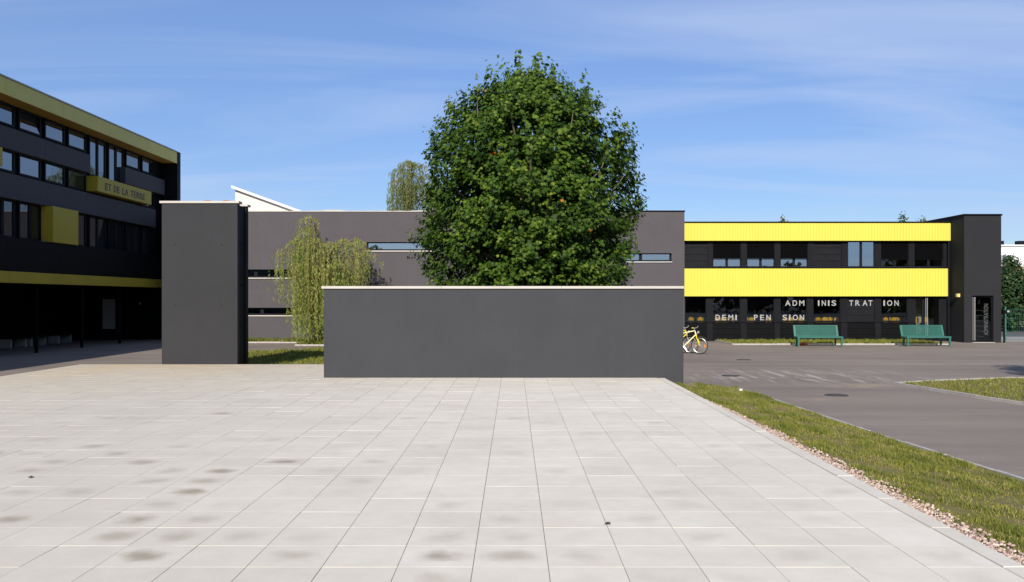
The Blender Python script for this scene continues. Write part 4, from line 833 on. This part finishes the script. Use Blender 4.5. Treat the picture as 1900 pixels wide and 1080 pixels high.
# ------------------------------------------------------------------ trees
PLANE_LEAF = np.array([(0, -.42, 0), (.16, -.28, .02), (.48, -.22, -.06), (.27, -.02, .03), (.50, .22, -.08), (.20, .18, .03), (0, .58, -.10), (-.20, .18, .03), (-.50, .22, -.08), (-.27, -.02, .03), (-.48, -.22, -.06), (-.16, -.28, .02), (0, 0, .06)])
PLANE_F = np.array([(12, i, (i + 1) % 12) for i in range(12)])
def leaf_cloud(P, Nn, size, tone, name, mat, parent, tmpl=PLANE_LEAF, F0=PLANE_F, seed=1, updir=None):
    rg = np.random.default_rng(seed); n = len(P); Nn = Nn / (np.linalg.norm(Nn, axis=1, keepdims=True) + 1e-9)
    u = rg.normal(0, 1, (n, 3)) if updir is None else updir; u = u - (u * Nn).sum(1, keepdims=True) * Nn; u /= np.linalg.norm(u, axis=1, keepdims=True) + 1e-9; v = np.cross(Nn, u)
    s = np.asarray(size)[:, None, None]; T_ = tmpl[None]
    V = P[:, None] + s * (v[:, None] * T_[:, :, 0:1] + u[:, None] * T_[:, :, 1:2] + Nn[:, None] * T_[:, :, 2:3]); k = len(tmpl)
    F = (F0[None] + (np.arange(n) * k)[:, None, None]).reshape(-1, F0.shape[1]); return raw_mesh(name, V.reshape(-1, 3), F, mat, parent, np.repeat(tone, len(F0)))
def tree(name, label, loc, prof, seed, n_shoots, leaf, mat, trunk_r, per=18, group=None, simple_leaf=False, limbs=34, voids=40, up=0.9, shoot=(.55, 1.15), spikes=0, wobble=.62):
    """prof: (height above base, crown radius). Leafy shoots grow out and upward through the crown's outer shell; leaves sit along them."""
    rg = np.random.default_rng(seed); r = thing(name, label, 'tree', loc, 0, group); cx, cy, cz = loc
    hz = np.array([p[0] for p in prof]); hr = np.array([p[1] for p in prof]); z0, z1 = hz[0], hz[-1]; H = z1 - z0; R_ = hr.max()
    zs = np.linspace(z0, z1, 200); pr = np.interp(zs, hz, hr); cdf = np.cumsum(pr + .12 * R_); cdf /= cdf[-1]
    z = np.interp(rg.random(n_shoots), cdf, zs); th = rg.uniform(0, 2 * np.pi, n_shoots)
    lob = 1 + .06 * np.sin(th * 3 + z * 1.3) + .06 * np.sin(th * 7 - z * 2.1)
    fr = 1 - .6 * rg.random(n_shoots) ** 1.5; ln = rg.uniform(*shoot, n_shoots)
    t01 = (z - z0) / H; d = np.c_[np.cos(th) * (1.0 - .85 * t01), np.sin(th) * (1.0 - .85 * t01), (.10 + up * t01)] + rg.normal(0, .15, (n_shoots, 3)); d /= np.linalg.norm(d, axis=1, keepdims=True)
    if spikes:                                                       # upright leaders that break the outline
        k = np.arange(spikes); z[k] = z0 + H * (.45 + .55 * rg.random(spikes) ** .8); fr[k] = rg.uniform(.6, 1.0, spikes); ln[k] = rg.uniform(1.0, 1.5, spikes); d[k] = np.c_[np.cos(th[k]) * .12, np.sin(th[k]) * .12, np.ones(spikes)] + rg.normal(0, .07, (spikes, 3)); d[k] /= np.linalg.norm(d[k], axis=1, keepdims=True); lob[k] = .98
        t01[k] = np.maximum(t01[k], .9)
    zoff = np.full(n_shoots, .8); zoff[:spikes] = .38
    rad = np.maximum(np.interp(z, hz, hr) * fr * lob - ln * np.hypot(d[:, 0], d[:, 1]) * .85, .05); base = np.c_[rad * np.cos(th), rad * np.sin(th), np.maximum(z - ln * d[:, 2] * zoff, z0 - .1)]
    tt = (np.arange(per) + rg.random((n_shoots, per))) / per; wob = rg.normal(0, leaf * wobble, (n_shoots, per, 3)) * (1.15 - .6 * tt)[..., None]
    sag = np.zeros((n_shoots, per, 3)); sag[..., 2] = -.16 * ln[:, None] * (1 - t01)[:, None] * tt ** 2
    P = base[:, None] + d[:, None] * (ln[:, None] * tt)[..., None] + wob + sag; sz = leaf * (1.15 - .55 * tt) * rg.uniform(.7, 1.25, (n_shoots, per)); out_ = np.c_[np.cos(th), np.sin(th), np.full(n_shoots, .8)]
    Nn = out_[:, None] * .8 + d[:, None] * .15 + rg.normal(0, .5, (n_shoots, per, 3)); sh = rg.normal(0, .13, (n_shoots, 1)); tn = np.clip(rg.normal(.30, .15, (n_shoots, per)) + .42 * tt ** 2 * (.4 + rg.random((n_shoots, 1))) + sh, 0, .92)
    if spikes: sz[:spikes] *= 1.3; P[:spikes] -= wob[:spikes] * .25
    P, Nn, sz, tn = P.reshape(-1, 3), Nn.reshape(-1, 3), sz.ravel(), tn.ravel(); odd = rg.random(len(tn)); tn = np.where(odd > .9993, 1.0, np.where(odd > .995, .96, tn))
    keep = np.ones(len(P), bool)
    for _ in range(voids):
        zc = rg.uniform(z0 + .05 * H, z0 + .85 * H); a = rg.uniform(0, 6.28); rr = np.interp(zc, hz, hr) * rg.uniform(.68, .92); c = np.array([rr * np.cos(a), rr * np.sin(a), zc]); sc_ = R_ * rg.uniform(.06, .16)
        q = ((P - c) / np.array([1.35, 1.35, .55]) / sc_); keep &= ~(((q ** 2).sum(1) < 1) & (rg.random(len(P)) < .93))
    P, Nn, sz, tn = P[keep] + np.array(loc), Nn[keep], sz[keep], tn[keep]
    if simple_leaf: cr = leaf_cloud(P, Nn, sz, tn, 'crown', mat, r, np.array([(-.36, -.1, 0), (0, -.5, 0), (.36, -.1, .02), (0, .55, -.06)]), np.array([(0, 1, 2), (0, 2, 3)]), seed)
    else: cr = leaf_cloud(P, Nn, sz, tn, 'crown', mat, r, seed=seed)
    tb = MB(); top = z0 + .82 * H; pts = [(cx + .04 * math.sin(k_ * 1.1), cy + .04 * math.cos(k_ * 1.7), cz + top * k_ / 9 - .02) for k_ in range(10)]; tb.tube(pts, [trunk_r * (1.25 if k_ == 0 else 1 - .088 * k_) for k_ in range(10)], 10); trk = tb.build('trunk', 'bark', r, smooth=True)
    lb = MB(); idx = rg.choice(np.flatnonzero(t01 > .18), min(limbs, n_shoots // 2), replace=False)
    for i in idx:
        e = base[i] + np.array(loc); zb = max(z0 * .75, min(top * .9, base[i][2] - rg.uniform(.12, .3) * H)); s_ = np.array([cx, cy, cz + zb]); mid = s_ * .5 + e * .5 + np.array([0, 0, -.04 * H]); tip = e + d[i] * ln[i] * .8
        r0 = trunk_r * .30; lb.tube([tuple(s_), tuple(mid), tuple(e), tuple(tip)], [r0, r0 * .6, r0 * .28, r0 * .08], 6)
    lb.build('limbs', 'bark', r, smooth=True); return r
TZ = 28.0
prof = [(2.05, 2.85), (2.6, 3.2), (3.45, 3.42), (4.95, 3.52), (5.7, 3.42), (6.4, 3.3), (7.15, 3.08), (7.95, 2.6), (8.35, 2.15), (8.7, 1.65), (8.95, 1.1), (9.15, .35)]
tree('plane_tree', 'large dense green plane tree rising behind the low grey wall', (.51, TZ, G), prof, 21, 4900, .166, 'plane_leaf', .24, per=15, voids=150, limbs=60, spikes=90, shoot=(.4, .85), wobble=.55)

LANCE = np.array([(-.09, 0, 0), (0, -.5, 0), (.09, 0, 0), (0, .5, -.03)]); LANCE_F = np.array([(0, 1, 2), (0, 2, 3)])
def weeping(name, label, loc, heads, seed, strands, leaf, mat, trunk, per=46, group=None, lo=0.0, spread=(.34, .75), lw=1.0):
    rg = np.random.default_rng(seed); r = thing(name, label, 'tree', loc, 0, group); P = []; Nn = []; U = []; TN = []; SZ = []; tw = MB(); loc = np.array(loc)
    w_ = np.array([h[4] for h in heads]); w_ = w_ / w_.sum()
    for _ in range(strands):
        h = heads[rg.choice(len(heads), p=w_)]; sx, sy = np.clip(rg.normal(0, spread[0]), -1.7 * spread[0], 1.7 * spread[0]), rg.normal(0, spread[1]); dz = -.55 * (abs(sx) / spread[0] * .28 + abs(sy) / spread[1] * .22)
        p0 = np.array([h[0] + sx, h[1] + sy, h[2] + dz]); bot = h[3] + rg.exponential(.45) if rg.random() < .8 else h[3] + rg.uniform(0, 1) * (p0[2] - h[3]) * .8; Ln = max(.5, p0[2] - bot)
        dr_ = np.array([sx, sy * .6, 0]); dr_ = dr_ / (np.linalg.norm(dr_) + .15) * rg.uniform(.1, .4); t = np.sort(rg.random(int(per * Ln / 2.6) + 8)); ph = rg.uniform(0, 6.28); sw = rg.uniform(.02, .07)
        arc = np.minimum(t * Ln / .6, 1); X = p0[None] + dr_[None] * (1 - (1 - arc) ** 2)[:, None] + np.c_[sw * np.sin(t * 3 + ph), sw * np.cos(t * 2.4 + ph), .12 * arc * (1 - arc) * 4 - t * Ln]
        X += rg.normal(0, .028 * lw, X.shape); n = len(t); P.append(X); u = np.c_[rg.normal(0, .45, n), rg.normal(0, .45, n), np.full(n, -1.)]; U.append(u); Nn.append(rg.normal(0, 1, (n, 3)) * [1, 1, .4] + [0, -.35, .1]); SZ.append(leaf * rg.uniform(.6, 1.25, n)); TN.append(np.clip(rg.normal(.45, .18, n) + rg.normal(0, .17), 0, 1))
        if rg.random() < .35:
            q = p0[None] + dr_[None] * np.array([[0], [.6], [1], [1]]) + np.array([[0, 0, 0], [0, 0, .05], [0, 0, -.3 * Ln], [0, 0, -.85 * Ln]]); tw.tube([tuple(a + loc) for a in q], [.010, .008, .006, .003], 4, cap=False)
    P = np.concatenate(P) + loc; leaf_cloud(P, np.concatenate(Nn), np.concatenate(SZ), np.concatenate(TN), 'crown', mat, r, LANCE * [lw, 1, 1], LANCE_F, seed, np.concatenate(U)); tw.build('hanging_twigs', 'twig', r)
    MB().tube([tuple(np.array(q[:3]) + loc) for q in trunk], [q[3] for q in trunk], 9).build('trunk', 'bark', r, smooth=True); lm = MB(); cz = trunk[-1][:3]
    for h in heads: lm.tube([tuple(np.array(cz) + loc), tuple((np.array(cz) + np.array(h[:3])) / 2 + loc + [0, 0, .25]), tuple(np.array(h[:3]) + loc)], [.07, .045, .02], 6)
    lm.build('limbs', 'bark', r, smooth=True); return r
# heads: x, y, z of a limb end (relative to the base), lowest point of its curtain, weight
wh = [(-.72, 0, 5.75, 3.2, .55), (-.85, 0, 5.25, 2.4, .8), (-1.25, .1, 4.75, .75, 1.3), (-1.8, 0, 4.25, 1.7, .8), (-.35, -.4, 4.7, .1, 1.5), (.15, 0, 4.55, .05, 1.3), (.72, .2, 4.72, .9, 1.3), (1.35, 0, 4.72, 1.5, 1.1), (1.85, 0, 4.2, 2.6, .4), (-.75, -.6, 3.7, .05, 1.6), (-.2, -.7, 3.4, .05, 1.2), (-1.0, .6, 4.2, .3, .8), (.6, -.5, 3.7, .1, 1.1)]
weeping('willow_tree', 'yellow-green weeping willow hanging in front of the grey facade', (-8.35, 39.4, G + .05), wh, 31, 560, .14, 'willow_leaf', [(0, .2, 0, .2), (.05, .2, 1.2, .16), (-.05, .15, 2.6, .12), (-.1, .1, 3.5, .09)], per=52, spread=(.20, .6))
bh = [(0, 0, 11.1, 8.0, 1.0), (-.45, .2, 10.7, 7.6, 1.0), (.5, 0, 11.0, 7.0, 1.0), (-.3, -.5, 9.9, 6.0, 1.2), (.6, .5, 9.6, 6.0, 1.5), (1.4, 0, 10.2, 6.5, 1.2), (2.1, 0, 9.3, 6.0, 1.0), (-.65, 0, 9.4, 6.0, .8)]
weeping('birch_tree', 'airy drooping birch behind the roof, left of the plane tree', (-6.95, 58, G), bh, 33, 330, .20, 'birch_leaf', [(0, 0, 0, .22), (.1, 0, 4, .17), (0, 0, 7.8, .10)], per=30, spread=(.38, .6), lw=1.3)

bprof = [(.3, .9), (1.2, 1.3), (2.4, 1.35), (3.6, 1.15), (4.5, .7), (5.1, .15)]
for x_, y_, sc_, sd_, lb in ((30.9, 55.0, 1.0, 41, 'dark tree behind the mesh fence, close to the tower'), (32.6, 54.0, 1.1, 42, 'dark tree behind the mesh fence at the right edge'), (34.6, 57.0, 1.15, 43, 'dark tree furthest right behind the mesh fence')):
    tree('fence_tree', lb, (x_, y_, G), [(a * sc_ * .93, b * sc_) for a, b in bprof], sd_, 620, .22, 'dark_leaf', .12, per=12, group='dark trees behind the fence', simple_leaf=True, limbs=14, voids=10)
for px, top, lb, sd_ in ((1452, 402, 'small treetop showing above the yellow band, left of the pair', 51), (1677, 395, 'pointed treetop above the yellow roof near the tower', 52), (1712, 404, 'faint low treetop above the yellow roof beside the tower', 53)):
    Y = 75.0; X = (px - 953) * Y / 1640; ht = (555 - top) * Y / 1640 + EYE - G
    tree('distant_tree', lb, (X, Y, G), [(ht * .35, .9), (ht * .6, 1.0), (ht * .85, .62), (ht, .12)], sd_, 170, .26, 'birch_leaf' if sd_ != 52 else 'plane_leaf', .12, per=10, group='treetops behind the yellow wing', simple_leaf=True, limbs=8, voids=3)
# young tree just outside the frame: its shadow lies on the road at the right edge
tree('young_tree', 'young tree beyond the right edge whose shadow falls across the yard', (13.3, 15.6, G), [(2.6, .5), (3.6, 1.15), (4.8, 1.2), (5.8, .7), (6.3, .12)], 61, 300, .2, 'plane_leaf', .09, per=12, simple_leaf=True, limbs=14, voids=8)

# ------------------------------------------------------------------ background buildings
h1 = thing('white_gabled_roof', 'cream monopitch gable with a white roof edge behind the grey building', 'building', (-14, 52, G))
MB().prism([(-15.75, G), (-12.0, G), (-12.0, 6.62), (-15.75, 7.98)], 'y', 50.0, 58.0).build('wall', 'cream', h1)
MB().prism([(-15.9, 8.03), (-11.6, 6.475), (-11.6, 6.62), (-15.9, 8.18)], 'y', 49.75, 58.3).build('roof_edge', 'white', h1)
MB().bbox(-16.6, -15.76, 50.4, 53.0, 6.7, 7.35, .02).build('roof_lantern', 'coping2', h1)
h2 = thing('tiled_house', 'distant house whose red roof tiles peep over the pylon', 'house', (-24, 74, G))
MB().box(-27.0, -20.0, 70.5, 78, G, 8.3).build('wall', 'cream', h2); MB().prism([(-27.5, 8.3), (-19.6, 8.3), (-21.5, 9.1), (-25.6, 9.1)], 'y', 70.2, 78.3).build('roof', 'tile_roof', h2)
for xc in (-24.4, -22.9):
    ds = [(xc + .7 * math.cos(R(180 - 18 * i)), 9.05 + .62 * math.sin(R(180 - 18 * i))) for i in range(11)]; MB().prism(ds, 'y', 70.4, 72.5).build('curved_dormer', 'tile_roof', h2)
h3 = thing('apartment_block', 'distant white apartment block with ochre lower storeys right of the tower', 'building', (74, 121, G))
MB().box(60, 92, 120, 132, 6.2, 8.95).build('upper_wall', 'white', h3); MB().box(60, 92, 120.02, 131.9, G, 6.19).build('lower_wall', 'beige', h3)
MB().box(59.8, 92.2, 119.8, 132.2, 8.952, 9.15).build('roof_edge', 'white', h3)
for xc in (66.8, 69.9, 73.0): 
    o = MB().box(xc - .6, xc + .6, 119.93, 119.995, 6.5, 7.75).build('window', 'coping2', h3); MB().box(xc - .5, xc - .05, 119.9, 119.925, 6.6, 7.65).box(xc + .05, xc + .5, 119.9, 119.925, 6.6, 7.65).build('pane', 'glass_dark', o)
for xc in (66.7, 69.6): MB().bbox(xc - .45, xc + .45, 121, 122, 9.151, 9.75, .02).build('chimney', 'dark', h3)

# woods and sheds behind the viewer, seen only as reflections in the glass
rg = np.random.default_rng(77); n = 9000; th = rg.uniform(0, 1, n); X = -60 + 150 * th; Hh = 4.6 + 1.6 * np.sin(X * .21) + 1.1 * np.sin(X * .63 + 1) + .8 * np.sin(X * 1.7); P = np.c_[X, -48 + rg.normal(0, 1.3, n), G + Hh * rg.random(n) ** .7]
tag(leaf_cloud(P, rg.normal(0, 1, (n, 3)) + [0, 1, .3], rg.uniform(.6, 1.3, n), rg.random(n) * .8, 'woodland', 'dark_leaf', None, np.array([(-.5, -.3, 0), (0, -.5, .1), (.5, -.2, 0), (0, .6, -.1)]), np.array([(0, 1, 2), (0, 2, 3)]), 5), 'dark line of trees closing the yard behind the viewer', 'woods', kind='stuff')
n = 9000; X = 46 + rg.normal(0, 1.2, n); Y = rg.uniform(-20, 36, n); Hh = 13.0 + 2.5 * np.sin(Y * .4) + 1.8 * np.sin(Y * .93 + 1) + .8 * np.sin(Y * 2.1)  # unseen row on the right, made tall to cut sky light on the left facade
P = np.c_[X, Y, G + Hh * rg.random(n) ** .7]; k = X / np.maximum(Y, .1) > .7; k |= Y < 0; P = P[k]; n = len(P)
tag(leaf_cloud(P, rg.normal(0, 1, (n, 3)) + [-1, 0, .3], rg.uniform(.5, 1.2, n), rg.random(n), 'woodland', 'birch_leaf', None, np.array([(-.5, -.3, 0), (0, -.5, .1), (.5, -.2, 0), (0, .6, -.1)]), np.array([(0, 1, 2), (0, 2, 3)]), 6), 'line of light green trees beyond the right edge of the yard', 'woods', kind='stuff')
